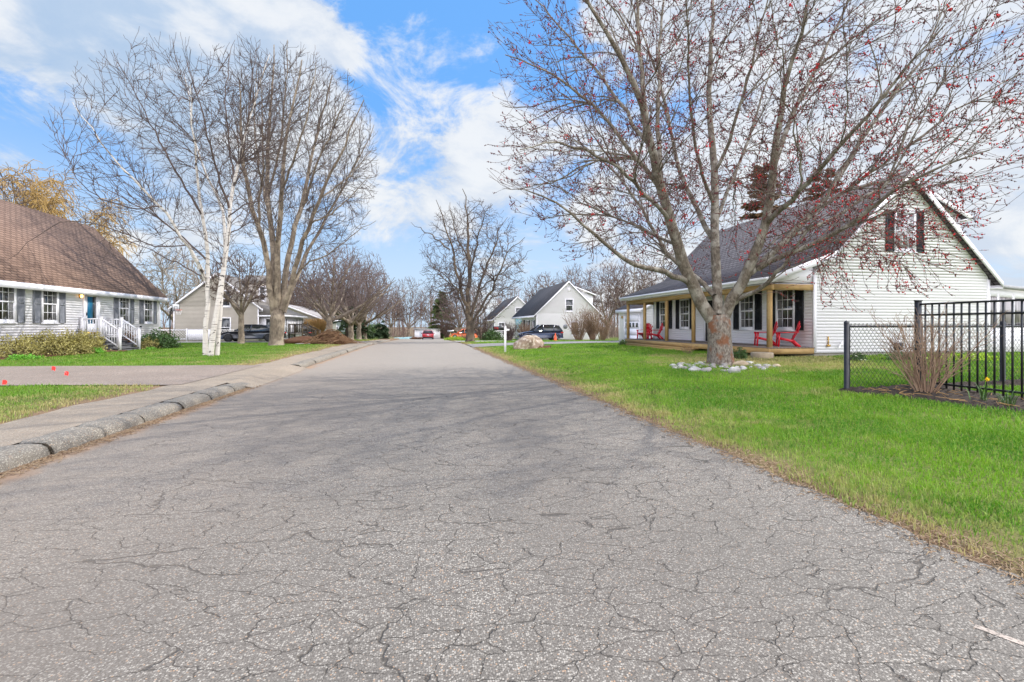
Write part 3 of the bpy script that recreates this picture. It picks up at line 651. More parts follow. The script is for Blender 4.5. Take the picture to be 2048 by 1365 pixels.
# entrance stairs with white railings
ST = thing('entrance_stairs', 'dark grey wooden stairs with white railings leading up to the teal door', 'stairs', (-15.2, 27.1, .15))
mb = MB(); mb.box(-16.36, -15.45, 26.25, 27.95, .80, .86)
for i in range(3): mb.box(-15.45+i*.26-.02, -15.45+(i+1)*.26+.02, 26.25, 27.95, .82-(i+1)*.17, .86-(i+1)*.17)
mb.box(-14.72, -14.15, 26.0, 28.2, .10, .20)
mb.build('tread', 'grey_deck', ST)
mb = MB(); mb.box(-16.33, -15.5, 26.3, 27.9, .05, .795)
for i in range(3): mb.box(-15.49+i*.26, -15.47+(i+1)*.26, 26.3, 27.9, .05, .815-(i+1)*.17)
mb.build('riser', 'grey_deck', ST)
for yy in (26.30, 27.90):
    for (x, zb_, zt) in ((-16.28, .86, 1.84), (-15.48, .86, 1.88), (-14.68, .20, 1.33)): rl = MB(); rl.box(x-.05, x+.05, yy-.05, yy+.05, zb_, zt); rl.box(x-.065, x+.065, yy-.065, yy+.065, zt, zt+.03); rl.build('railing_post', 'trim', ST)
    rl = MB()
    rl.bar((-16.23, yy, 1.78), (-15.53, yy, 1.78), .05, .06); rl.bar((-16.23, yy, .97), (-15.53, yy, .97), .04, .05)
    rl.bar((-15.43, yy, 1.76), (-14.73, yy, 1.24), .05, .06); rl.bar((-15.43, yy, .96), (-14.73, yy, .42), .04, .05)
    ro = rl.build('handrail', 'trim', ST)
    rl = MB()
    for i in range(1, 7): x = -16.28+.8*i/7; rl.box(x-.014, x+.014, yy-.014, yy+.014, .97, 1.76)
    for i in range(1, 7): x = -15.48+.8*i/7; dz = -.52*(x+15.43)/.7; rl.box(x-.014, x+.014, yy-.014, yy+.014, .96+dz*1.03, 1.74+dz)
    rl.build('baluster', 'trim', ro)

# ------------------------------------------------------------------ white house on the right with the porch
HR = thing('house', 'white clapboard house with grey roof, black shutters and timber porch on the right', 'house', (18.4, 22, .3))
gx0, gx1, gy0, gy1, zb_, ze_, zr_ = 14.38, 22.5, 15.5, 28.2, .43, 3.42, 7.32
xc = (gx0+gx1)/2; sl_ = (zr_-ze_)/((gx1-gx0)/2)
mb = MB(); mb.prism([(gx0, zb_), (gx1, zb_), (gx1, ze_), (xc, zr_), (gx0, ze_)], 1, gy0, gy1); mb.build('wall', 'siding', HR)
sdm = MB(); frG = Fr(gx0, gy0, 1, 0, 0, -1); Wd = gx1-gx0
siding(sdm, frG, lambda z: 0 if z <= ze_ else (z-ze_)/sl_, lambda z: Wd if z <= ze_ else Wd-(z-ze_)/sl_, zb_, zr_-.05, .117, .012)
frF = Fr(gx0, gy0, 0, 1, -1, 0); siding(sdm, frF, lambda z: 0, lambda z: gy1-gy0, zb_+.2, ze_-.1, .117, .012)
# rear shed dormer, its side wall faces the camera
frD = Fr(19.2, 15.75, 1, 0, 0, -1)
siding(sdm, frD, lambda z: max(0, (zr_-(z)-.0)/sl_+xc-19.2), lambda z: 2.15-max(0, (z-5.98)/.50), 4.3, 6.95, .117, .012)
sdm.build('clapboard', 'siding', HR)
mb = MB(); mb.prism([(19.2, 6.6), (21.33, 4.5), (21.33, 5.9), (19.2, 6.98)], 1, 15.76, 26.5); dm = mb.build('dormer', 'siding', HR)
mb = MB(); mb.prism([(18.9, 7.10), (21.66, 5.80), (21.66, 5.92), (18.9, 7.24)], 1, 15.5, 26.8); mb.build('dormer_roof', 'roof_grey', dm)
mb = MB(); mb.box(21.28, 21.37, 15.68, 15.76, 4.4, 5.80); mb.prism([(19.1, 6.88), (21.68, 5.68), (21.68, 5.86), (19.1, 7.06)], 1, 15.46, 15.496); mb.box(21.34, 21.66, 15.49, 26.8, 5.68, 5.74); mb.build('dormer_trim', 'trim', dm)
# main roof with the low-pitched porch skirt
t = .13; kx, kz = 15.15, zr_-(xc-15.15)*sl_; px_, pz_ = 12.25, 3.12; ex, ez = 22.84, ze_-.34*sl_
mb = MB(); mb.prism([(px_, pz_), (px_, pz_+t), (kx, kz+t+.02), (xc, zr_+t+.05), (ex, ez+t), (ex, ez), (xc, zr_+.02), (kx+.02, kz+.02)], 1, gy0-.28, gy1+.28)
mb.build('roof', 'roof_grey', HR)
tr = MB()
for yy in (gy0-.31, gy1+.282):
    tr.prism([(px_, pz_+t-.03), (kx, kz+t-.02), (kx, kz-.17), (px_, pz_-.13)], 1, yy, yy+.028)
    tr.prism([(kx, kz+t-.02), (xc, zr_+t), (xc, zr_-.13), (kx, kz-.10)], 1, yy, yy+.028)
    tr.prism([(ex, ez+t-.03), (xc, zr_+t), (xc, zr_-.13), (ex, ez-.10)], 1, yy, yy+.028)
tr.box(px_-.03, px_, gy0-.28, gy1+.28, pz_-.10, pz_+t-.02); tr.box(ex, ex+.03, gy0-.28, gy1+.28, ez-.16, ez+t)
tr.box(gx1, ex, gy0-.27, gy1+.27, ez-.15, ez-.12)
tr.prism([(12.6, 3.06), (gx0-.05, 3.06), (gx0-.05, 3.72), (12.6, 3.2)], 1, gy0+.03, gy0+.06)   # white porch end panel
for (cx, cy) in ((gx0, gy0), (gx1, gy0), (gx0, gy1)): tr.box(cx-.05, cx+.05, cy-.05, cy+.05, zb_, ze_-.1)
tr.build('trim', 'trim', HR)
mb = MB(); mb.box(px_-.13, px_-.032, gy0-.26, gy1+.26, pz_-.0, pz_+.09); mb.build('gutter', 'trim', HR)
mb = MB(); mb.box(gx0+.04, gx1-.04, gy0+.04, gy1-.04, -.1, zb_-.002); mb.build('foundation', 'concrete', HR)
# porch ceiling, deck, posts, beam
PO = MB(); PO.box(12.42, gx0-.04, gy0+.02, gy1, 3.0, 3.02); PO.build('porch_ceiling', 'trim', HR)
mb = MB(); mb.box(12.50, 12.66, gy0-.02, gy1-.0, 2.78, 2.995); mb.box(12.66, gx0-.05, gy0-.02, gy0+.05, 2.78, 2.995); mb.box(12.66, gx0-.05, gy1-.05, gy1, 2.78, 2.995); mb.build('porch_beam', 'beam', HR)
mb = MB()
for i in range(13): x = 12.44+i*.148; mb.box(x, x+.142, gy0-.06, gy1, .612, .645)
DK = mb.build('porch_deck', 'deckboard', HR)
mb = MB(); mb.box(12.42, 12.47, gy0-.05, gy1, .40, .610); mb.box(12.471, gx0-.05, gy0-.05, gy0-.01, .40, .610); mb.build('rim_board', 'beam', DK)
mb = MB(); mb.box(12.0, 12.41, 20.0, 27.2, .36, .40); mb.box(12.02, 12.05, 20.0, 27.2, .16, .36); mb.build('step', 'beam', DK)
for yy in (15.62, 18.15, 20.7, 23.25, 25.8, 28.0): mb = MB(); mb.box(12.52, 12.64, yy-.06, yy+.06, .1, .40); mb.build('footing', 'wood', DK)
for yy in (15.62, 18.15, 20.7, 23.25, 25.8, 28.1):
    mb = MB(); mb.box(12.51, 12.65, yy-.07, yy+.07, .646, 2.778); mb.build('porch_post', 'wood', HR)
for yy in (16.93, 19.25, 24.5, 26.85): window(HR, frF, yy-gy0, 1.36, .86, 1.52, 'pane', 'shutter_black', sw=.40)
d = MB(); uc = 22.0-gy0
for (a, b, e, f) in ((uc-.58, uc-.47, .65, 2.85), (uc+.47, uc+.58, .65, 2.85), (uc-.47, uc+.47, 2.74, 2.85)): frF.box(d, a, b, 0, .07, e, f)
dr = d.build('door', 'trim', HR); mb = MB(); frF.box(mb, uc-.47, uc+.47, 0, .045, .66, 2.74); mb.build('door_leaf', 'black_door', dr)
mb = MB(); frF.box(mb, uc-.40, uc-.36, .045, .10, 1.6, 1.7); mb.build('handle', 'brass', dr)
mb = MB(); frF.box(mb, 5.0, 5.1, 0, .05, 1.02, 1.16); mb.build('outlet', 'trim', HR)
mb = MB(); mb.lathe([(.02, 0), (.08, .03), (.08, .16), (.02, .2)], (13.4, 20.1, 2.74), 8); mb.cyl((13.4, 20.1, 2.93), .008, .07, 5); mb.build('porch_lamp', 'brass', HR)
# gable window and fixtures
window(HR, frG, 1815-0 and (18.42-gx0), 4.42, .82, 1.42, 'pane_curtain', 'shutter_black', sw=.36, cols=3, rows=2, grid_all=True)
mb = MB(); frG.box(mb, .55, .58, .03, .06, .72, 1.05); frG.box(mb, .50, .63, .03, .08, .66, .74); mb.build('pipe', 'brass', HR)
mb = MB(); mb.tubes([frG.p(.98, .10, .62), frG.p(1.02, .11, .72), frG.p(1.09, .12, .74), frG.p(1.11, .11, .88)], [.03]*4, 8, True); mb.build('vent_pipe', 'trim', HR)
mb = MB(); frG.box(mb, 3.55, 3.85, .0, .12, .50, .78); mb.build('dryer_vent', 'shutter_black', HR)
mb = MB(); frG.box(mb, 6.05, 6.25, .0, .05, .22, .40); mb.build('foundation_vent', 'shutter_black', HR)
# garage wing
GA = thing('garage', 'white garage wing with grey roof and panelled door behind the porch', 'garage', (19, 35.2, .2))
gable_house(GA, 16.0, 22.0, 33.0, 37.5, .18, 2.75, 4.25, -1, 'roof_grey', 'siding', over=.25, rake=.2, zf=-.3)
frA = Fr(16.0, 33.0, 0, 1, -1, 0)
mb = MB()
for (a, b, e, f) in ((.55, .68, .18, 2.42), (3.30, 3.43, .18, 2.42), (.68, 3.30, 2.30, 2.42)): frA.box(mb, a, b, 0, .07, e, f)
for i in range(4): frA.box(mb, .68, 3.30, 0, .045, .19+i*.53, .19+i*.53+.515)
gd = mb.build('garage_door', 'trim', GA)
for i in range(4): mb = MB(); a = .84+i*.63; frA.box(mb, a, a+.40, .045, .055, 1.34, 1.68); mb.build('pane', 'pane_dark', gd)
mb = MB(); frA.box(mb, 3.75, 3.87, 0, .10, 2.05, 2.25); mb.build('wall_lamp', 'brass', GA)
# sunroom
SR = thing('sunroom', 'white sunroom with tall windows and low sloping roof beside the right house', 'sunroom', (25, 18, .3))
sx0, sx1, sy = 22.52, 28.5, 16.3
mb = MB(); mb.box(sx0, sx1, sy, 20, .15, 1.42); mb.build('wall', 'siding', SR)
mb = MB(); mb.prism([(sx0, 2.80), (sx1, 2.45), (sx1, 2.75), (sx0, 3.18)], 1, sy, 20); mb.build('upper_wall', 'trim', SR)
mb = MB(); mb.prism([(sx0, 3.17), (sx1+.3, 2.74), (sx1+.3, 2.86), (sx0, 3.30)], 1, sy-.25, 20.3); mb.build('roof', 'cone_top', SR)
mb = MB(); mb.box(sx0, sx1, sy+.02, sy+.05, 1.42, 2.86); pn = mb.build('pane', 'pane_sun', SR)
for i in range(8): mb = MB(); x = sx0+.0+i*.82; mb.box(x, x+.10, sy-.01, sy+.06, 1.40, 2.82); mb.build('window_post', 'trim', SR)
mb = MB(); mb.box(sx0, sx1, sy-.03, sy+.0, 1.38, 1.46); mb.box(sx0, sx1, sy-.03, sy-.01, .84, .88); mb.build('sill', 'trim', SR)

# ------------------------------------------------------------------ adirondack chairs
def adirondack(label, group):
    c = thing('adirondack_chair', label, 'chair', (0, 0, 0), group=group, world=False)
    # local: front = +x, up = z
    s = MB()
    for i in range(5):
        y0 = -.26+i*.106; pts = [(.36, .34), (.30, .365), (.10, .31), (-.14, .235)]
        for a, b in zip(pts, pts[1:]): s.bar((a[0], y0+.048, a[1]), (b[0], y0+.048, b[1]), .094, .02)
    s.build('seat', 'red_plastic', c)
    s = MB()
    hts = [.60, .70, .76, .78, .76, .70, .60]
    for i, h in enumerate(hts):
        y = (i-3)*.078; f = 1.18
        s.bar((-.13, y*.85, .22), (-.30, y*1.0, .22+h*.55), .066, .02, (1, 0, 0)); s.bar((-.30, y*1.0, .22+h*.55), (-.40, y*1.18, .20+h), .074, .02, (1, 0, 0))
    s.bar((-.325, -.27, .60), (-.325, .27, .60), .03, .06); s.bar((-.21, -.25, .40), (-.21, .25, .40), .03, .06)
    s.build('backrest', 'red_plastic', c)
    for sg in (-1, 1):
        s = MB(); s.bar((.36, sg*.34, .545), (-.05, sg*.34, .545), .12, .025); s.bar((-.05, sg*.34, .545), (-.34, sg*.31, .555), .08, .025); s.bar((.36, sg*.34, .535), (.30, sg*.33, .44), .05, .04); s.build('armrest', 'red_plastic', c)
        s = MB(); s.bar((.30, sg*.32, .54), (.34, sg*.33, 0), .045, .06, (1, 0, 0)); s.build('leg', 'red_plastic', c)
        s = MB(); s.bar((.32, sg*.29, .33), (-.18, sg*.29, .21), .035, .09); s.bar((-.15, sg*.29, .24), (-.38, sg*.30, 0), .04, .09, (1, 0, 0)); s.build('leg', 'red_plastic', c)
    return c
gp = 'red adirondack chairs on the porch'
c0 = adirondack('red slatted adirondack chair on the porch between the near corner post and the window', gp); c0.location = (13.48, 16.98, .647); c0.rotation_euler = (0, 0, R(150))
for (lab, x, y, a) in (('red slatted adirondack chair nearest the gable corner of the porch', 13.74, 16.1, 147), ('red adirondack chair at the far end of the porch turned to show its fan back', 13.35, 27.35, 215), ('red adirondack chair in side view behind a porch post, beside the far fan-backed one', 13.45, 26.2, 168)):
    q = copy_tree(c0); q['label'] = lab; q.location = (x, y, .647); q.rotation_euler = (0, 0, R(a))

# ------------------------------------------------------------------ other houses
HB = thing('house', 'white gabled house with charcoal roof behind the parked navy car', 'house', (17, 62, -.3))
gable_house(HB, 13.15, 21.0, 55.4, 69.4, -.15, 2.95, 6.75, -1, 'roof_dark', 'siding', over=.4, rake=.3, zf=-.8)
frB = Fr(13.15, 55.4, 1, 0, 0, -1); frB2 = Fr(13.15, 55.4, 0, 1, -1, 0)
window(HB, frB, 4.05, 3.25, .85, 1.35, 'pane_dark', None, cols=0); window(HB, frB, 4.75, .35, .95, 1.5, 'wicker', None, cols=0, frame='trim')
mb = MB(); frB.box(mb, 3.8, 4.25, 0, .05, 5.6, 6.1); mb.build('gable_vent', 'trim', HB)
mb = MB(); mb.lathe([(.0, 0), (.27, .01), (.27, .05), (.0, .06)], frB.p(3.55, .08, 1.35), 14, 1); mb.build('wall_clock', 'shutter_grey', HB)
for u in (1.6, 4.6, 9.5, 12.2): window(HB, frB2, u, .55, .9, 1.5, 'pane_dark', 'shutter_black', sw=.36, cols=0)
d = MB(); frB2.box(d, 6.6, 7.6, 0, .08, -.1, 2.2); d.build('door', 'black_door', HB)
mb = MB(); mb.prism([(17.6, 5.9), (20.6, 3.0), (20.6, 5.35), (17.6, 6.6)], 1, 56.5, 68.5); dm = mb.build('dormer', 'siding', HB)
mb = MB(); mb.prism([(17.2, 6.65), (20.95, 5.25), (20.95, 5.4), (17.2, 6.82)], 1, 56.2, 68.8); mb.build('dormer_roof', 'roof_dark', dm)
mb = MB(); mb.prism([(17.2, 6.55), (20.97, 5.14), (20.97, 5.30), (17.2, 6.70)], 1, 56.14, 56.19); mb.build('dormer_trim', 'trim', dm)
HC = thing('house', 'smaller white gabled house with dark roof half hidden behind bare branches down the street', 'house', (15.3, 85, -.7))
gable_house(HC, 11.4, 19.2, 78.5, 92, -.5, 2.7, 6.3, -1, 'roof_dark', 'siding', over=.4, rake=.3, zf=-1.3)
frC = Fr(11.4, 78.5, 1, 0, 0, -1); window(HC, frC, 4.3, 3.1, 1.3, 1.3, 'pane_dark', None, cols=2); window(HC, frC, 1.2, .4, .9, 1.5, 'pane_dark', None, cols=2)
frC2 = Fr(11.4, 78.5, 0, 1, -1, 0)
for u in (2, 4.6, 9.0, 11.5): window(HC, frC2, u, .3, .9, 1.5, 'pane_dark', 'shutter_black', sw=.36, cols=0)
# tan house
HT = thing('house', 'tan clapboard house with weathered roof and white bay windows behind the birch', 'house', (-18, 52, .1))
gable_house(HT, -21.5, -14.7, 46.0, 54.5, .1, 3.15, 6.0, 1, 'roof_tan', 'tan_siding', over=.35, rake=.2, zf=-.3)
frT = Fr(-21.5, 46.0, 1, 0, 0, -1)
window(HT, frT, 4.1, 3.2, .75, 1.3, 'pane_dark', None, cols=0); window(HT, frT, 4.1, .5, .75, 1.6, 'pane_dark', None, cols=0)
mb = MB(); mb.box(-14.68, -12.9, 46.3, 54.3, .1, 2.35); bay = mb.build('bay', 'trim', HT)
mb = MB(); mb.prism([(-14.75, 3.35), (-12.55, 2.42), (-12.55, 2.32), (-14.75, 2.32)], 1, 46.0, 54.5); mb.build('bay_roof', 'roof_tan', bay)
mb = MB(); mb.box(-12.55, -12.50, 46.0, 54.5, 2.26, 2.44); mb.box(-14.7, -12.5, 45.93, 45.99, 2.26, 2.40); mb.build('bay_trim', 'trim', bay)
frT2 = Fr(-12.9, 46.3, 0, 1, 1, 0); frT3 = Fr(-14.68, 46.3, 1, 0, 0, -1)
for u in (.6, 1.6, 5.4, 6.5, 7.5): window(HT, frT2, u, .75, .5, 1.35, 'pane_dark', None, cols=0)
window(HT, frT3, .75, .75, .4, 1.3, 'pane_dark', None, cols=0); window(HT, frT3, 1.4, .75, .3, 1.3, 'pane_dark', None, cols=0)
mb = MB(); mb.box(-16.6, -14.9, 49.2, 51.4, 3.4, 5.6); dm = mb.build('dormer', 'tan_siding', HT)
mb = MB(); mb.prism([(49.0, 5.5), (51.6, 5.5), (50.3, 6.4)], 0, -17.2, -14.65); mb.build('dormer_roof', 'roof_tan', dm)
frTd = Fr(-16.6, 49.2, 1, 0, 0, -1); window(HT, frTd, 1.25, 3.9, .42, 1.25, 'pane_dark', None, cols=0, casing=.14)
AN = thing('garage', 'pale grey low garage wing with light shingle roof right of the tan house', 'garage', (-17, 70, -.3))
gable_house(AN, -22.5, -13.3, 66, 76, -.4, 2.3, 4.1, 1, 'roof_pale', 'grey_siding', over=.35, rake=.2, zf=-.4)
BH = thing('house', 'small pale blue gabled house partly hidden by the row of trees', 'house', (-12.5, 76, -.4))
gable_house(BH, -17.8, -12.4, 80, 88, -.7, 1.6, 3.3, 1, 'roof_dark', 'blue_siding', over=.35, rake=.2, zf=-1)
frH = Fr(-17.8, 80, 1, 0, 0, -1); window(BH, frH, 3.5, -.1, 1.1, 1.4, 'pane_dark', None, cols=0)
mb = MB(); mb.box(-12.35, -11.1, 80.5, 85, -.9, 1.3); mb.build('entry_block', 'trim', BH)
mb = MB(); mb.prism([(80.3, 1.3), (85.2, 1.3), (82.7, 2.2)], 0, -12.35, -11.0); mb.build('entry_roof', 'roof_dark', BH)
# brown stairs of the tan house
BS = thing('stairs', 'weathered brown wooden stairs and railing in front of the bay windows', 'stairs', (-11.7, 50.2, 0))
mb = MB(); mb.box(-12.85, -11.6, 48.6, 50.6, .62, .70)
for i in range(4): mb.box(-11.6+i*.28, -11.3+i*.28, 48.6, 50.6, .58-(i+1)*.14, .62-(i+1)*.14)
mb.build('tread', 'bark_grey', BS)
for yy in (48.6, 50.6):
    mb = MB()
    for (x, a, b) in ((-12.8, 0, 1.65), (-11.6, 0, 1.7), (-10.4, 0, 1.05)): mb.box(x-.06, x+.06, yy-.06, yy+.06, a, b)
    mb.bar((-12.8, yy, 1.58), (-11.6, yy, 1.58), .06, .09); mb.bar((-11.6, yy, 1.6), (-10.4, yy, .95), .06, .09); mb.bar((-12.8, yy, .8), (-11.6, yy, .8), .05, .07); mb.bar((-11.6, yy, .78), (-10.4, yy, .22), .05, .07)
    for i in range(1, 8): x = -12.8+1.2*i/8; mb.box(x-.02, x+.02, yy-.02, yy+.02, .8, 1.58)
    for i in range(1, 8): x = -11.6+1.2*i/8; dz = -.6*i/8; mb.box(x-.02, x+.02, yy-.02, yy+.02, .76+dz, 1.58+dz)
    mb.build('railing', 'bark_dark', BS)
# lattice deck beside the tan house
LD = thing('lattice_deck', 'low white deck with lattice panels along its front beside the tan house', 'deck', (-20, 45.4, .1))
def lat(mb, x0, x1, y, z0, z1, s=.22):
    u = x0-(z1-z0)
    while u < x1:
        for sg in (1, -1):
            a = (u, z0) if sg > 0 else (u, z1); b = (u+(z1-z0), z1) if sg > 0 else (u+(z1-z0), z0)
            t0 = max(0, (x0-a[0])/(b[0]-a[0])); t1 = min(1, (x1-a[0])/(b[0]-a[0]))
            if t1 > t0: mb.bar((a[0]+(b[0]-a[0])*t0, y+sg*.008, a[1]+(b[1]-a[1])*t0), (a[0]+(b[0]-a[0])*t1, y+sg*.008, a[1]+(b[1]-a[1])*t1), .012, .05, (0, 1, 0))
        u += s
mb = MB(); lat(mb, -24.2, -20.1, 45.0, .35, 1.05); mb.build('lattice_panel', 'lattice', LD)
mb = MB(); mb.box(-24.3, -20.0, 44.97, 45.03, 1.05, 1.13); mb.box(-24.3, -20.0, 44.97, 45.03, .27, .35); mb.box(-20.1, -20.0, 44.96, 45.04, .1, 1.2); mb.build('rail', 'trim', LD)
mb = MB()
for i in range(13): x = -19.98+i*.155; mb.box(x, x+.14, 45.0, 45.03, .2, 1.13)
mb.build('board_panel', 'trim', LD)
mb = MB(); lat(mb, -17.9, -15.6, 45.0, .55, 1.05, .2); mb.box(-17.95, -15.5, 44.97, 45.03, 1.05, 1.12); mb.box(-17.95, -15.5, 44.97, 45.03, .25, .55); mb.build('lattice_panel', 'lattice', LD)

# ------------------------------------------------------------------ cars
def wheel(parent, x, y, r, rim, w=.2):
    s = MB(); sg = 1 if y > 0 else -1; y0 = y-w/2
    s.lathe([(r*.62, 0), (r*.93, 0), (r, .03), (r, w-.03), (r*.93, w), (r*.62, w)], (x, y0, r), 24, 1); wo = s.build('wheel', 'rubber', parent, False)
    s = MB(); yo = y+sg*w/2
    s.lathe([(.0, -.02), (r*.16, -.02), (r*.16, .02), (0, .02)], (x, yo, r), 12, 1)
    for i in range(10): a = i*math.pi/5; s.bar((x+math.cos(a)*r*.1, yo, r+math.sin(a)*r*.1), (x+math.cos(a)*r*.63, yo-sg*.0, r+math.sin(a)*r*.63), r*.11, .02, (0, 1, 0))
    s.lathe([(r*.60, -.02), (r*.67, -.02), (r*.67, .012), (r*.60, .012)], (x, yo, r), 24, 1); s.build('rim', rim, wo)
def car(label, cat, L, Wd, H, kind, paint, rim, loc, rz, group=None):
    c = thing('car', label, cat, loc, rz, group, world=False); hw = Wd/2; r = .34 if kind != 'sedan' else .33
    fx, rx = L*.5-L*.19, -L*.5+L*.19         # axle positions, front = +x
    sill, belt = .22, (H*.60 if kind == 'sedan' else H*.59)
    def arch(cx):
        ra = r+.05; return [(cx+ra*math.cos(a), r+ra*math.sin(a)*1.0) for a in np.linspace(-.35, math.pi+.35, 9)]
    hood = H*.52; F = L/2
    out = [(-F+.05, sill+.10), (-F, .50), (-F+.02, belt-.12), (-F+.10, belt+.02)]
    top_r = [(-F+.10, belt+.02), (-F+.45, belt+.05)] if kind == 'sedan' else [(-F+.08, belt+.03)]
    out = [(-F+.06, sill+.06), (-F, .48), (-F+.03, belt-.10)]+top_r+[(.20*L, belt-.0), (.30*L, hood+.09), (.42*L, hood), (F-.10, hood-.12), (F-.01, .55), (F, .40), (F-.08, sill+.03)]
    a1 = [p for p in arch(fx) if p[1] > sill-.01]; a2 = [p for p in arch(rx) if p[1] > sill-.01]
    out += [(fx+r+.10, sill)]+a1+[(fx-r-.10, sill), (rx+r+.10, sill)]+a2+[(rx-r-.10, sill)]
    n = len(out); P = np.array(out); cz = .55; V = []
    for (y, s_) in ((-hw, .0), (-hw+.05, 1), (hw-.05, 1), (hw, .0)):
        for (x, z) in out:
            ins = .035*(1-s_); V.append((x-np.sign(x)*ins*(1 if abs(x) > L*.4 else 0), y+(np.sign(-y)*.10*max(0, abs(x)/F-.75)/.25), z-ins*np.sign(z-cz)*(1 if z > belt-.2 else 0)))
    Fc = [tuple(range(n)), tuple(range(4*n-1, 3*n-1, -1))]+[(k*n+i, k*n+(i+1) % n, (k+1)*n+(i+1) % n, (k+1)*n+i) for k in range(3) for i in range(n)]
    bo = MB().add(V, Fc).build('body', paint, c)
    if kind == 'sedan': gp_ = [(-.40*L, belt+.02), (-.24*L, H-.08), (-.08*L, H-.01), (.06*L, H-.02), (.22*L, belt+.02)]
    elif kind == 'hatch': gp_ = [(-.48*L, belt+.0), (-.38*L, H-.10), (-.20*L, H-.01), (.03*L, H-.02), (.23*L, belt+.02)]
    else: gp_ = [(-.485*L, belt+.0), (-.40*L, H-.09), (-.25*L, H-.01), (.02*L, H-.02), (.20*L, belt+.02)]
    def yy(z): return hw*.95-(z-belt)/(H-belt)*hw*.26
    V = [(x, sg*yy(z), z) for sg in (-1, 1) for (x, z) in gp_]; m = len(gp_)
    MB().add(V, [tuple(range(m)), tuple(range(2*m-1, m-1, -1))]+[(i, (i+1) % m, (i+1) % m+m, i+m) for i in range(m)]).build('windows', 'car_glass', c)
    s = MB()                                   # roof skin and pillars, a little proud
    rp = gp_[1:-1]; o = .012
    for (a, b) in zip(rp, rp[1:]):
        ya, yb = yy(a[1])+.015, yy(b[1])+.015; s.add([(a[0], -ya, a[1]+o), (b[0], -yb, b[1]+o), (b[0], yb, b[1]+o), (a[0], ya, a[1]+o), (a[0], -ya, a[1]-.03), (b[0], -yb, b[1]-.03), (b[0], yb, b[1]-.03), (a[0], ya, a[1]-.03)], [(0, 3, 2, 1), (4, 5, 6, 7), (0, 1, 5, 4), (2, 3, 7, 6), (1, 2, 6, 5), (3, 0, 4, 7)])
    for sg in (-1, 1):
        for (a, b) in ((gp_[0], gp_[1]), (gp_[-2], gp_[-1])): s.bar((a[0], sg*(yy(a[1])+.004), a[1]), (b[0], sg*(yy(b[1])+.004), b[1]), .05, .06)
        for bx in ((-.02*L,) if kind == 'sedan' else (-.02*L, -.27*L)): s.bar((bx, sg*(yy(belt)+.006), belt), (bx-.02*L, sg*(yy(H-.04)+.006), H-.04), .02, .07, (1, 0, 0))
    s.build('roof', paint, c)
    for sg in (-1, 1):
        s = MB(); s.bar((F-.30, sg*(hw-.10), hood-.17), (F-.06, sg*(hw-.26), hood-.20), .12, .10); s.build('headlight', 'head_lens', c)
        s = MB(); s.bar((-F+.02, sg*(hw-.10), belt-.14), (-F+.02, sg*(hw-.42), belt-.14), .06, .12); s.box(-F+.04, -F+.30, min(sg*(hw-.06), sg*(hw+.006)), max(sg*(hw-.06), sg*(hw+.006)), belt-.19, belt-.09); s.build('taillight', 'red_lens', c)
        s = MB(); s.box(.17*L, .17*L+.14, min(sg*hw, sg*(hw+.17)), max(sg*hw, sg*(hw+.17)), belt+.02, belt+.15); s.build('mirror', paint, c)
        wheel(c, fx, sg*(hw-.11), r, rim); wheel(c, rx, sg*(hw-.11), r, rim)
        s = MB(); s.bar((fx-r-.08, sg*(hw+.004), sill+.05), (rx+r+.08, sg*(hw+.004), sill+.05), .02, .07); s.build('sill_trim', 'rubber', c)
        for q, xx in enumerate((.02*L, -.22*L)):
            s = MB(); s.box(xx, xx+.16, min(sg*hw, sg*(hw+.02)), max(sg*hw, sg*(hw+.02)), belt-.12, belt-.09); s.build('door_handle', paint, c)
    s = MB(); s.box(-F-.02, -F+.01, -.17, .17, .56 if kind != 'sedan' else .66, .68 if kind != 'sedan' else .78); s.build('number_plate', 'plate', c)
    s = MB(); s.box(-F-.012, -F+.05, -hw+.15, hw-.15, .27, .42); s.build('bumper', 'rubber', c)
    return c
def gz(x, y): return float(terr(x, y))
car('black sedan parked sideways in front of the tan house behind the small tree', 'car', 4.85, 1.84, 1.42, 'sedan', 'paint_black', 'dark_alloy', (-14.05, 42.5, gz(-14, 42.5)+.03), R(180))
car('navy crossover parked sideways in front of the charcoal-roofed white house', 'car', 4.6, 1.86, 1.66, 'suv', 'paint_navy', 'alloy', (11.9, 48.6, gz(11.9, 48.6)+.03), R(180))
car('red car seen from behind at the far end of the road', 'car', 4.5, 1.82, 1.45, 'sedan', 'paint_red', 'alloy', (.45, 78, float(roadz(78))+.01), R(90))
car('orange crossover parked sideways behind the dark-barked tree', 'car', 4.4, 1.83, 1.6, 'suv', 'paint_orange', 'alloy', (5.9, 74.5, gz(5.9, 74.5)+.02), R(180))
car('black hatchback seen from behind beside the straw-coloured ornamental grass', 'car', 4.3, 1.8, 1.6, 'hatch', 'paint_black', 'dark_alloy', (-14.3, 61.2, gz(-14.3, 61.2)+.02), R(97))

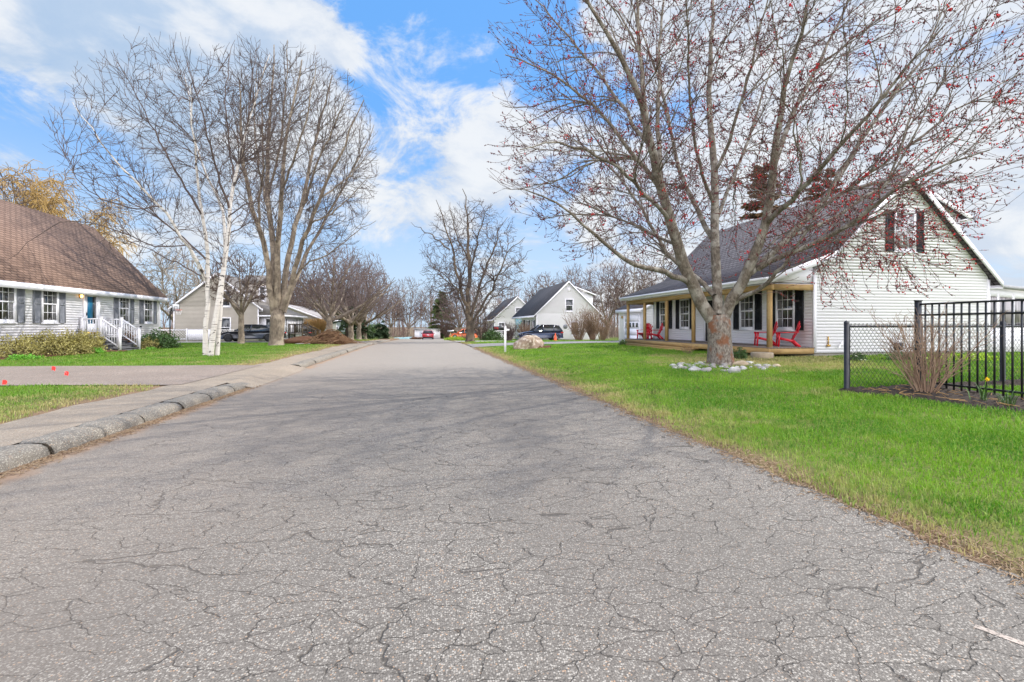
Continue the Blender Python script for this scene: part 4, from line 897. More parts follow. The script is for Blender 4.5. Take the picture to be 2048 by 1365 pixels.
# ------------------------------------------------------------------ street furniture and small things
CN = thing('traffic_cone', 'orange traffic cone by the rear wheel of the navy crossover', 'cone', (13.2, 47.3, gz(13.2, 47.3)+.03), world=False)
MB().lathe([(.19, .03), (.15, .1), (.11, .35), (.08, .5), (.035, .75), (.02, .76)], sides=14).build('cone_body', 'orange_cone', CN, True); MB().box(-.2, .2, -.2, .2, 0, .035).build('base', 'orange_cone', CN)
mx, my = ray(1010.5, 705, 25.1)[:2]; MX = thing('mailbox', 'black mailbox with red characters on a white post beside the road', 'mailbox', (mx, my, gz(mx, my)), -YAW, world=False)
MB().box(-.055, .055, -.055, .055, -.1, 1.34).prism([(-.07, 1.34), (.07, 1.34), (0, 1.40)], 1, -.07, .07).build('post', 'trim', MX)
MB().box(.056, .22, -.04, .04, 1.12, 1.22).box(-.45, -.056, -.04, .04, 1.10, 1.16).build('arm', 'trim', MX)
s = MB(); pr = [(-.095, 0), (.095, 0), (.095, .11)]+[(.095*math.cos(a), .11+.085*math.sin(a)) for a in np.linspace(.3, math.pi-.3, 7)]+[(-.095, .11)]
s.prism([(p, q+1.165) for p, q in pr], 0, -.62, -.075); bx = s.build('box', 'black_metal', MX)
s = MB()                                        # the red characters on its side
def glyph(x, segs):
    for (a, b) in segs: s.bar((x+a[0]*.045, -.0975, 1.215+a[1]*.085), (x+b[0]*.045, -.0975, 1.215+b[1]*.085), .006, .016, (0, 0, 1) if a[1] == b[1] else (1, 0, 0))
glyph(-.565, [((0, 1), (1, 1)), ((.5, 1), (.5, 0))]); glyph(-.49, [((0, 1), (1, 1)), ((.5, 1), (.5, 0))]); glyph(-.415, [((0, 1), (1, 1)), ((0, 1), (0, .5)), ((0, .5), (1, .5)), ((1, .5), (1, 0)), ((0, 0), (1, 0))])
s.build('lettering', 'flag_red', bx)
mx2, my2 = ray(901, 678, 66)[:2]; MX2 = thing('mailbox', 'silver mailbox on a wooden post by the distant orange crossover', 'mailbox', (mx2, my2, gz(mx2, my2)), world=False)
MB().box(-.07, .07, -.07, .07, -.1, 1.05).build('post', 'wood', MX2); s = MB(); s.prism([(-.15, 1.06), (.15, 1.06), (.15, 1.22), (.10, 1.33), (-.10, 1.33), (-.15, 1.22)], 0, -.42, .42); s.build('box', 'alloy', MX2)
# boulder
def rock(c, r, sq, seed, mb, sub=2, rough=.18):
    rng = np.random.default_rng(seed); n, m = 7*sub, 10*sub; V = []
    ks = rng.normal(size=(6, 3)); am = rng.uniform(.3, 1, 6)*rough; ph = rng.uniform(0, 6, 6)
    for i in range(n+1):
        th = math.pi*i/n
        for j in range(m):
            a = 2*math.pi*j/m; d = np.array([math.sin(th)*math.cos(a), math.sin(th)*math.sin(a), math.cos(th)])
            f = 1+sum(am[q]*math.sin(ks[q].dot(d)*2.2+ph[q]) for q in range(6))*.6; V.append((c[0]+d[0]*r[0]*f, c[1]+d[1]*r[1]*f, c[2]+d[2]*r[2]*f))
    F = [(i*m+j, i*m+(j+1) % m, (i+1)*m+(j+1) % m, (i+1)*m+j) for i in range(n) for j in range(m)]; mb.add(V, F); return mb
bxp, byp = ray(1058, 700, 27.5)[:2]
tag(rock((bxp, byp, gz(bxp, byp)+.22), (.86, .6, .60), 1, 21, MB(), 3, .20).build('boulder', 'boulder', None, False), 'large rough brown boulder beside the mailbox post and driveway', 'boulder')
tag(rock((bxp+.75, byp-.1, gz(bxp, byp)+.02), (.75, .4, .16), 1, 3, MB(), 2, .4).build('dirt_heap', 'red_mulch', None, True), 'low heap of dirt and dead grass at the foot of the boulder', 'dirt')
# millstone and porch-side shrubs
mlx, mly = 12.05, 15.35
ML = MB().lathe([(.0, 0), (.36, 0), (.375, .03), (.375, .21), (.355, .235), (.07, .24), (.065, .20), (0, .20)], (mlx, mly, gz(mlx, mly)), 28).build('millstone', 'millstone'); tag(ML, 'round tan millstone lying on the grass by the porch corner', 'millstone')
# stones around the maple
rng = np.random.default_rng(5); k = 0; tries = 0; placed = []
placed = [(MAPLE[0]+.25, MAPLE[1]-.42, .2), (MAPLE[0]-1.35, MAPLE[1]-.62, .17), (MAPLE[0]-.62, MAPLE[1]-1.5, .18), (MAPLE[0]+1.62, MAPLE[1]-.55, .16)]
while k < 84 and tries < 5000:
    tries += 1
    a = rng.uniform(0, 2*math.pi); rr = rng.uniform(.5, 1.38) if k > 26 else rng.uniform(1.12, 1.38); x = MAPLE[0]+math.cos(a)*rr*1.03; y = MAPLE[1]+math.sin(a)*rr*.95
    s_ = rng.uniform(.045, .105)*(1.12 if k < 26 else 1)
    if any((x-p[0])**2+(y-p[1])**2 < (.8*(s_+p[2]))**2 for p in placed): continue
    if math.sin(a+.2) > .45 and rng.uniform() < .5: continue
    placed.append((x, y, s_)); pale = rng.uniform() < .45
    o = rock((0, 0, 0), (s_*rng.uniform(1, 1.5), s_, s_*rng.uniform(.5, .8)), 1, 100+k, MB(), 1, .15).build('stone', 'stone_pale' if pale else 'stone', None, True)
    o.location = (x, y, gz(x, y)+s_*.18); o.rotation_euler = (0, 0, rng.uniform(0, 3))
    sec = ('right side', 'back right', 'back', 'back left', 'left side', 'front left', 'front', 'front right')[int(((a+math.pi/8) % (2*math.pi))/(math.pi/4)) % 8]
    lab = ('larger ' if s_ > .085 else 'small ')+('pale' if pale else 'grey-brown')+' stone '+('on the outer rim' if rr > 1.1 else 'in the inner part')+' of the maple ring, '+sec
    tag(o, lab, 'stone', 'stones ringed around the maple: '+lab[:-0 or None].split(' stone ')[0]+', '+sec+(' rim' if rr > 1.1 else ' inner')); k += 1
for (dx_, dy_, s_, lab) in ((.28, -.45, .15, 'largest tan stone of the ring, lying against the foot of the maple trunk'), (-1.25, -.62, .13, 'big pale rounded stone at the left end of the ring round the maple'), (-.55, -1.35, .14, 'big pale stone at the front of the ring, nearest the road'), (1.42, -.5, .11, 'tan stone at the far right end of the ring round the maple')):
    o = rock((0, 0, 0), (s_*1.35, s_*.9, s_*.7), 1, int(s_*1000), MB(), 2, .18).build('stone', 'stone_pale' if 'pale' in lab else 'millstone', None, True); x, y = MAPLE[0]+dx_, MAPLE[1]+dy_
    o.location = (x, y, gz(x, y)+s_*.25); tag(o, lab, 'stone')
# utility marker flags
for (fx_, fy_, zc, lab, tilt) in ((101, 737, 12.2, 'small red marker flag standing upright at the driveway edge', .05), (127, 747, 12.0, 'small red marker flag on a leaning wire, right of the upright one', .3), (2, 765, 10.2, 'small red marker flag cut off by the left edge of the picture', 0)):
    p = ray(fx_, fy_, zc); z0 = gz(p[0], p[1]); f = thing('marker_flag', lab, 'flag', (p[0]+.02, p[1], z0), world=False, group='red marker flags by the gravel drive')
    h = p[2]-z0; MB().tubes([(tilt*.35, 0, 0), (0, 0, h+.06)], [.0022, .0022], 4).build('wire', 'alloy', f)
    MB().add([(0, 0, h-.055), (.10, -.03, h-.075), (.11, -.02, h+.02), (.01, 0, h+.05), (.055, -.03, h-.04), (.06, .015, h+.045)], [(0, 4, 5, 3), (4, 1, 2, 5)]).build('flag_cloth', 'flag_red', f)
# basketball hoop
p = ray(340, 683, 38.5); BB = thing('basketball_hoop', 'freestanding basketball hoop with clear backboard left of the tan house', 'basketball hoop', (p[0], p[1], gz(p[0], p[1])), world=False)
MB().tubes([(0, 0, 0), (0, 0, 2.35), (.12, -.0, 2.6), (.45, 0, 2.75)], [.05]*4, 8).bar((-.25, 0, 1.8), (.35, 0, 2.65), .05).build('pole', 'black_metal', BB)
MB().box(-.35, .35, -.3, .35, 0, .18).build('base', 'black_metal', BB)
s = MB(); X0 = .48
for (a, b, c_, d_) in ((-.40, .40, 2.50, 2.54), (-.40, .40, 3.08, 3.12), (-.40, -.36, 2.54, 3.08), (.36, .40, 2.54, 3.08)): s.box(X0, X0+.03, a, b, c_, d_)
s.box(X0, X0+.03, -.15, -.12, 2.62, 2.92); s.box(X0, X0+.03, .12, .15, 2.62, 2.92); s.box(X0, X0+.03, -.12, .12, 2.89, 2.92); s.build('backboard_frame', 'black_metal', BB)
MB().box(X0+.008, X0+.02, -.36, .36, 2.54, 3.08).build('backboard', 'head_lens', BB)
a = np.linspace(0, 2*np.pi, 17); s = MB().tubes(np.stack([X0+.28+.22*np.cos(a), .22*np.sin(a), np.full(17, 2.6)], -1), np.full(17, .015), 5); rm = s.build('rim', 'orange_cone', BB)
s = MB(); th = np.arange(10)*2*np.pi/10; s.tubes(np.stack([np.stack([X0+.28+.22*np.cos(th), .22*np.sin(th), np.full(10, 2.6)], -1), np.stack([X0+.28+.12*np.cos(th+.3), .12*np.sin(th+.3), np.full(10, 2.22)], -1)], 1), np.full((10, 2), .006), 3); s.build('net', 'trim', rm)
BB.rotation_euler = (0, 0, R(-15))
# flag on house B
FG = thing('house_flag', 'blue and green garden flag hanging at the corner of the charcoal-roofed house', 'flag', (12.3, 62, -.2), world=False)
MB().tubes([(.6, 0, 2.45), (-.35, 0, 2.75)], [.015, .015], 5).build('flagpole', 'trim', FG)
s = MB(); xs_ = np.linspace(-.45, .35, 7); V = [(x, .06*math.sin(x*9), z) for x in xs_ for z in (1.15, 2.55)]; s.add(V, [(2*i, 2*i+2, 2*i+3, 2*i+1) for i in range(6)]); s.build('flag_cloth', 'flagcloth', FG)
# white shed at the end of the road
SH = thing('shed', 'low white garage with a pale door at the far end of the road', 'garage', (-.2, 92, -1.2))
MB().box(-1.9, 2.8, 90.5, 95, -1.3, .75).build('wall', 'trim', SH); MB().prism([(-2.1, .75), (3.0, .75), (3.0, .86), (-2.1, .92)], 1, 90.2, 95.2).build('roof', 'cone_top', SH)
MB().box(-1.0, 1.6, 90.44, 90.5, -1.25, .35).build('garage_door', 'blue_siding', SH)
p = ray(812, 679, 84); tag(rock((p[0], p[1], gz(p[0], p[1])+.1), (2.0, .8, .3), 1, 8, MB(), 2, .3).build('covered_boat', 'tarp', None, True), 'low blue-green tarpaulin-covered heap beyond the end of the kerb', 'tarpaulin')
p = ray(833, 680, 80); tag(rock((p[0], p[1], float(roadz(80))+.1), (.9, .5, .22), 1, 9, MB(), 2, .4).build('leaf_pile', 'brown_heap', None, True), 'small dark brown debris pile left of the distant red car', 'debris pile')

# ------------------------------------------------------------------ trees
def lerp_path(P, R_, n):
    P = np.array(P, float); d = np.r_[0, np.cumsum(np.linalg.norm(np.diff(P, axis=0), axis=1))]; t = np.linspace(0, d[-1], n)
    Q = np.stack([np.interp(t, d, P[:, i]) for i in range(3)], -1)
    for _ in range(2): Q[1:-1] = Q[1:-1]*.5+(Q[:-2]+Q[2:])*.25
    return Q, np.interp(t/d[-1], np.linspace(0, 1, len(R_)), R_)
def spawn(P, Rr, dens, t0, t1, ang, asd, L, nseg, up, wob, rf, rend, rng, lenfall=.4, rmin=None, out=None, minc=1):
    """side shoots along many parents at once; L = mean length; returns arrays"""
    m, n, _ = P.shape; seg = np.linalg.norm(np.diff(P, axis=1), axis=2); plen = seg.sum(1)
    cnt = np.maximum(minc, rng.poisson(dens*plen*(t1-t0))); par = np.repeat(np.arange(m), cnt); K = len(par)
    idx = np.arange(K)-np.repeat(np.cumsum(cnt)-cnt, cnt); t = t0+(t1-t0)*(idx+rng.uniform(0, 1, K))/cnt[par]
    f = t*(n-1); i = np.minimum(f.astype(int), n-2); w = (f-i)[:, None]
    base = P[par, i]*(1-w)+P[par, i+1]*w; T = P[par, i+1]-P[par, i]; T /= np.linalg.norm(T, axis=1, keepdims=True)+1e-9
    pr = Rr[par, i]*(1-w[:, 0])+Rr[par, i+1]*w[:, 0]
    ref = np.where(np.abs(T[:, 2:3]) > .9, np.array([[1., 0, 0]]), np.array([[0, 0, 1.]])); U = np.cross(T, ref); U /= np.linalg.norm(U, axis=1, keepdims=True)+1e-9; V = np.cross(U, T)
    ph = idx*2.4+rng.uniform(0, 6.28, m)[par]+rng.normal(0, .5, K); A = R(ang)+rng.normal(0, R(asd), K)
    D = T*np.cos(A)[:, None]+(U*np.cos(ph)[:, None]+V*np.sin(ph)[:, None])*np.sin(A)[:, None]
    if out is not None: D[:, :] += out*.35; D /= np.linalg.norm(D, axis=1, keepdims=True)
    Ln = L*rng.uniform(.55, 1.35, K)*(1-lenfall*t); st = Ln/nseg
    Q = np.zeros((K, nseg+1, 3)); Q[:, 0] = base
    for k in range(nseg):
        Q[:, k+1] = Q[:, k]+D*st[:, None]
        D = D+rng.normal(0, wob, (K, 3)); D[:, 2] += up; D /= np.linalg.norm(D, axis=1, keepdims=True)
    r0 = np.minimum(pr*rf, pr*.95); 
    if rmin: r0 = np.maximum(r0, rmin)
    s = np.linspace(0, 1, nseg+1)[None]; return Q, r0[:, None]*(1-s)+rend*s
def cat(*a): return np.concatenate(a)
def px_tree_limb(lst, zc0, n, r0, r1, rng, wob=.03):
    P = [ray(x, y, zc0+d) for (x, y, d) in lst]; Q, R_ = lerp_path(P, [r0, (r0+r1)*.52, r1], n)
    Q[1:-1] += rng.normal(0, wob, (n-2, 3)); return Q, R_

def nodes_of(P, Rr, lo=1):
    T = np.gradient(P, axis=1); T /= np.linalg.norm(T, axis=2, keepdims=True)+1e-9
    return P[:, lo:-1].reshape(-1, 3), T[:, lo:-1].reshape(-1, 3), Rr[:, lo:-1].reshape(-1)
def reach(nodes, tips, ctr, rng, nseg, rf, ra, rb, rend, pen=1.6, up=.25, wob=.03, mx=None):
    """grow one curved branch to every tip, each leaving the skeleton node it can reach at the lowest cost"""
    NP, NT, NR = nodes; K = len(tips); best = np.zeros(K, int)
    for a in range(0, K, 400):
        d = tips[a:a+400, None]-NP[None]; L = np.linalg.norm(d, axis=2)+1e-6; ca = (d*NT[None]).sum(2)/L
        best[a:a+400] = np.argmin(L*(1+pen*(1-ca))+np.where(L < .12, 5, 0), 1)
    b = NP[best]; t0 = NT[best]; d = tips-b; L = np.linalg.norm(d, axis=1)
    ok = np.ones(K, bool) if mx is None else L < mx; b, t0, d, L, best, tips = b[ok], t0[ok], d[ok], L[ok], best[ok], tips[ok]; K = len(L)
    o = tips-np.asarray(ctr); o /= np.linalg.norm(o, axis=1, keepdims=True); o[:, 2] += up; o = o+.6*d/L[:, None]; o /= np.linalg.norm(o, axis=1, keepdims=True)
    m0 = (t0*.55+.5*d/L[:, None])*L[:, None]; m1 = o*L[:, None]*.75; t = np.linspace(0, 1, nseg+1)[None, :, None]
    P = (2*t**3-3*t**2+1)*b[:, None]+(t**3-2*t**2+t)*m0[:, None]+(-2*t**3+3*t**2)*tips[:, None]+(t**3-t**2)*m1[:, None]
    w = rng.normal(0, wob, P.shape)*L[:, None, None]*np.sin(t*np.pi); P = P+w
    r0 = np.minimum(NR[best]*rf, ra+rb*L); r0 = np.maximum(r0, rend*1.05); q = np.linspace(0, 1, nseg+1)[None]
    return P, r0[:, None]*(1-q)**.8+rend*(1-(1-q)**.8)
def crown_tips(n, ctr, rr, rng, inner=.35, zlo=-.9, power=.5):
    """points through a rounded crown; rr = (left, right, depth, up, down) radii, left/right taken across the view of the street"""
    d = rng.normal(size=(n*3, 3)); d /= np.linalg.norm(d, axis=1, keepdims=True); d = d[d[:, 2] > zlo][:n]; n = len(d)
    q = (inner**(1/power)+(1-inner**(1/power))*rng.uniform(0, 1, n))**power*(1+.06*np.sin(d[:, 0]*9+1)*np.cos(d[:, 2]*8))
    x = d[:, 0]*np.where(d[:, 0] < 0, rr[0], rr[1])*q; y = d[:, 1]*rr[2]*q; z = d[:, 2]*np.where(d[:, 2] > 0, rr[3], rr[4])*q
    return np.stack([ctr[0]+x*CS+y*SN, ctr[1]-x*SN+y*CS, ctr[2]+z], -1)
def cat_nodes(*a): return tuple(np.concatenate(x) for x in zip(*a))
# ---- red maple in front of the right house
rng = np.random.default_rng(21); z0 = 13.95
limbs = [ # (pixel, pixel, depth offset)..., start radius
 ([(1424, 640, 0), (1396, 593, -.1), (1372, 558, -.3), (1355, 490, -.6), (1340, 441, -.8), (1322, 373, -1.2), (1300, 292, -1.7), (1289, 223, -2.1), (1264, 150, -2.6), (1235, 100, -3), (1194, 40, -3.4), (1150, -40, -3.8)], .19, .022),
 ([(1300, 292, -1.7), (1287, 200, -1.4), (1279, 120, -1.2), (1278, 40, -1), (1270, -60, -.8), (1262, -160, -.6)], .075, .015),
 ([(1317, 360, -1.2), (1318, 292, -.8), (1317, 195, -.2), (1320, 83, .3), (1330, -20, .8), (1338, -120, 1.1)], .07, .015),
 ([(1436, 630, 0), (1437, 593, .1), (1433, 550, .2), (1431, 505, .4), (1431, 446, .7), (1428, 373, 1.0), (1425, 278, 1.4), (1415, 223, 1.6), (1417, 167, 1.9), (1424, 83, 2.2), (1425, -30, 2.6), (1420, -150, 3)], .15, .018),
 ([(1429, 345, 1.1), (1445, 320, .9), (1459, 292, .6), (1475, 223, .1), (1498, 150, -.4), (1520, 60, -1), (1545, -40, -1.5)], .06, .014),
 ([(1433, 490, .5), (1419, 465, .9), (1395, 425, 1.6), (1370, 373, 2.2), (1347, 314, 2.8), (1345, 250, 3.2), (1328, 190, 3.8), (1300, 110, 4.4), (1270, 20, 5), (1240, -60, 5.4)], .085, .014),
 ([(1448, 635, 0), (1462, 593, -.2), (1495, 549, -.5), (1516, 505, -.7), (1534, 446, -1.0), (1541, 390, -1.2), (1548, 320, -1.5), (1556, 251, -1.9), (1566, 181, -2.3), (1592, 111, -2.7), (1612, 40, -3.1), (1630, -50, -3.5)], .17, .018),
 ([(1540, 370, -1.2), (1552, 310, -1), (1568, 270, -.7), (1592, 209, -.2), (1625, 148, .4), (1660, 80, 1), (1700, 0, 1.6), (1735, -80, 2)], .08, .014),
 ([(1497, 548, -.5), (1539, 514, -.2), (1575, 476, .2), (1613, 441, .5), (1645, 405, .8), (1680, 350, 1.2), (1716, 290, 1.6), (1760, 225, 2.2), (1810, 160, 2.8), (1862, 100, 3.4), (1920, 40, 4)], .115, .014),
 ([(1516, 538, -.5), (1558, 510, -1), (1610, 497, -1.4), (1653, 478, -1.8), (1716, 437, -2.4), (1780, 390, -3), (1837, 352, -3.5), (1906, 325, -4), (1980, 300, -4.4)], .085, .012),
 ([(1470, 606, -.1), (1490, 592, -.5), (1525, 575, -1.0), (1545, 555, -1.4), (1580, 517, -1.8), (1600, 480, -2.1), (1625, 450, -2.4)], .075, .02),
 ([(1378, 566, -.2), (1364, 555, -.5), (1305, 540, -1.4), (1264, 529, -2.0), (1226, 505, -2.5), (1197, 476, -2.9), (1167, 446, -3.3), (1129, 414, -3.7), (1095, 392, -4), (1050, 380, -4.3)], .085, .012),
 ([(1428, 592, 0), (1422, 574, .2), (1393, 552, .6), (1355, 529, 1.0), (1331, 511, 1.3), (1311, 470, 1.6), (1290, 432, 1.9), (1261, 382, 2.3), (1220, 335, 2.8), (1170, 290, 3.2), (1120, 262, 3.6)], .075, .012),
 ([(1340, 441, -.8), (1300, 400, -1.6), (1255, 350, -2.2), (1205, 312, -2.8), (1150, 290, -3.2), (1090, 285, -3.6), (1040, 300, -4)], .06, .011),
 ([(1326, 385, -1.1), (1290, 340, -1.3), (1240, 270, -1.5), (1190, 215, -1.6), (1130, 165, -1.7), (1070, 130, -1.8), (1010, 110, -1.9)], .06, .011),
 ([(1300, 292, -1.7), (1262, 240, -1), (1215, 170, -.3), (1160, 100, .3), (1110, 40, .8), (1050, -20, 1.3)], .055, .011),
 ([(1355, 490, -.6), (1320, 478, .4), (1270, 450, 1.2), (1210, 430, 1.9), (1150, 425, 2.4), (1080, 440, 2.8)], .05, .011),
 ([(1534, 446, -1), (1580, 400, -2), (1640, 340, -3), (1700, 270, -3.8), (1760, 200, -4.4), (1830, 120, -4.9), (1890, 50, -5.2)], .075, .012),
 ([(1575, 476, .2), (1640, 450, 1.4), (1710, 410, 2.4), (1790, 350, 3.2), (1870, 290, 3.8), (1950, 230, 4.4)], .055, .011),
 ([(1613, 441, .5), (1690, 380, .1), (1780, 320, -.3), (1870, 250, -.8), (1960, 190, -1.2), (2040, 150, -1.5)], .055, .011),
 ([(1431, 420, .8), (1400, 340, .2), (1385, 260, -.6), (1378, 170, -1.4), (1375, 80, -2.2), (1370, -20, -3)], .055, .012),
 ([(1431, 446, .7), (1455, 380, 1.8), (1490, 300, 2.8), (1520, 210, 3.7), (1550, 110, 4.5), (1575, 10, 5.2)], .06, .012),
]
MT = thing('maple_tree', 'large grey-barked red maple with crimson buds ringed by stones on the right lawn', 'tree', (MAPLE[0], MAPLE[1], gz(*MAPLE)))
a = np.linspace(0, 1, 10); tp = np.array([ray(1443-7*t, 742-112*t, z0) for t in a]); trR = np.interp(a, [0, .08, .25, .6, .85, 1], [.50, .39, .355, .335, .36, .28])
s = MB(); s.tubes(tp, trR, 20)
V = s.V[-1]; ph = np.arctan2(V[:, 1]-MAPLE[1], V[:, 0]-MAPLE[0]); f = 1+.06*np.sin(ph*3+V[:, 2]*1.5)+.03*np.sin(ph*7+V[:, 2]*3); cc = np.repeat(tp, 20, 0); s.V[-1] = cc+(V-cc)*f[:, None]
s.build('trunk', 'bark_maple_trunk', MT, True)
s = MB(); LP = []; LR = []
for (l, r0, r1) in limbs:
    Q, R_ = px_tree_limb(l, z0, 16, r0, r1, rng, .02); LP.append(Q); LR.append(R_)
LP = np.array(LP); LR = np.array(LR); s.tubes(LP, LR, 10)
MC = (MAPLE[0], MAPLE[1], 7.3); MO = (MAPLE[0], MAPLE[1], 1.6); MR = (7.0, 8.8, 6.2, 7.2, 4.6)
N0 = nodes_of(LP, LR, 3)
A1, B1 = reach(N0, crown_tips(300, MC, MR, rng, .55, -.86), MO, rng, 10, .5, .004, .0062, .006, 2.6, .12, .012)
s.tubes(A1, B1, 6); s.build('limbs', 'bark_maple', MT, True)
N1 = cat_nodes(N0, nodes_of(A1, B1, 2)); LC = ray(1745, 470, 12.9); LRR = (3.2, 2.6, 2.4, 1.8, 2.3)
P2, R2 = reach(N1, cat(crown_tips(1700, MC, MR, rng, .35, -.9), crown_tips(90, LC, LRR, rng, .3, -.95)), MO, rng, 7, .6, .0045, .0046, .005, 2.6, .15, .012)
N2 = cat_nodes(N1, nodes_of(P2, R2, 2)); P3, R3 = reach(N2, cat(crown_tips(7600, MC, tuple(np.array(MR)*1.02), rng, .3, -.92), crown_tips(520, LC, LRR, rng, .2, -.95)), MO, rng, 5, .65, .0045, .004, .0045, 2.0, .2, .016)
s = MB(); s.tubes(P2, R2, 4).tubes(P3, R3, 3)
P4, R4 = spawn(P3, R3, 1.9, .2, 1, 42, 14, .17, 3, .12, .10, .7, .005, rng, .3, .0055); s.tubes(P4, R4, 3)
s.build('twigs', 'twig_grey', MT)
def pts_on(P, n, rng, lo=.2):
    i = rng.integers(0, len(P), n); k = P.shape[1]; t = rng.uniform(lo, 1, n)*(k-1); j = np.minimum(t.astype(int), k-2); w = (t-j)[:, None]; return P[i, j]*(1-w)+P[i, j+1]*w
s = MB(); s.octs(cat(pts_on(P4, 36000, rng), pts_on(P3, 26000, rng))+rng.normal(0, .006, (62000, 3)), .0125, rng); s.build('buds', 'bud_dark', MT)
ctr = pts_on(P3, 420, rng); ctr = np.repeat(ctr, 8, 0)+rng.normal(0, .03, (3360, 3)); right = cat(pts_on(P3[(P3[:, 0, 0] > 9.3) & (P3[:, 0, 2] < 7.5)], 3600, rng), pts_on(P3[-520:], 900, rng))
s = MB(); s.octs(cat(ctr, right, pts_on(P3, 1300, rng)), .0155, rng); s.build('blossom', 'bud_red', MT)

# ---- generic bare tree
def bare_tree(root, base, h, trunk_h, r, nl, spread, rng, tm, bm, up=.10, dens=(1.2, 2.2, 3.0), L=(.30, .16, .08), nseg=9, wob=.05, tmin=.006, levels=3, start=.35, lean=0, limb_up=.06, rad=None, many=1.0):
    b = np.array(base, float); k = 8; a = np.linspace(0, 1, k)
    tp = b+np.stack([lean*a*trunk_h+rng.normal(0, .02, k), rng.normal(0, .02, k), -.15+(trunk_h+.15)*a], -1); tr_ = r*np.interp(a, [0, .1, .3, 1], [1.45, 1.1, .95, .8])
    s = MB(); s.tubes(tp, tr_, 12); 
    ph = rng.uniform(0, 6.28)+np.arange(nl)*2.4; LP = []; LR = []
    for i in range(nl):
        q = i/max(1, nl-1); el = R(82-(spread)*(.25+.75*((i*.618) % 1))); d = np.array([math.cos(ph[i])*math.cos(el), math.sin(ph[i])*math.cos(el), math.sin(el)])
        st = tp[-1]-np.array([0, 0, trunk_h*.25*rng.uniform(0, 1)]); ln = (h-trunk_h)*rng.uniform(.85, 1.08)/max(.55, math.sin(el+.15))*(.85 if el > R(60) else .58); P = [st]
        for _ in range(nseg): P.append(P[-1]+d*ln/nseg); d = d+rng.normal(0, wob, 3); d[2] += limb_up; d /= np.linalg.norm(d)
        LP.append(P); LR.append(np.interp(np.linspace(0, 1, nseg+1), [0, .5, 1], [r*.50*rng.uniform(.75, 1.1), r*.27, max(tmin*1.5, r*.05)]))
    LP = np.array(LP); LR = np.array(LR); s.tubes(LP, LR, 7); s.build('trunk', tm, root, True)
    s = MB(); H = h-trunk_h; cr = rad or H*.52; zc_ = b[2]+trunk_h+H*.40; C_ = (b[0]+lean*trunk_h, b[1], zc_); O_ = (b[0], b[1], b[2]+trunk_h*.4); RR = (cr, cr, cr, H*.60, H*.36); N0 = nodes_of(LP, LR, 2)
    P1, R1 = reach(N0, crown_tips(int(90*many), C_, RR, rng, .5, -.85), O_, rng, 7, .5, tmin*.6, .007, tmin*1.2, 2.0, .15, .018); N1 = cat_nodes(N0, nodes_of(P1, R1, 1))
    P2, R2 = reach(N1, crown_tips(int(420*many), C_, RR, rng, .3, -.9), O_, rng, 5, .6, tmin*.6, .004, tmin, 1.8, .15, .025); N2 = cat_nodes(N1, nodes_of(P2, R2, 1))
    P3, R3 = reach(N2, crown_tips(int(1100*many), C_, RR, rng, .3, -.9), O_, rng, 3, .7, tmin*.6, .003, tmin*.8, 1.5, .2, .06)
    s.tubes(P1, R1, 4).tubes(P2, R2, 3).tubes(P3, R3, 3); s.build('crown', bm, root)
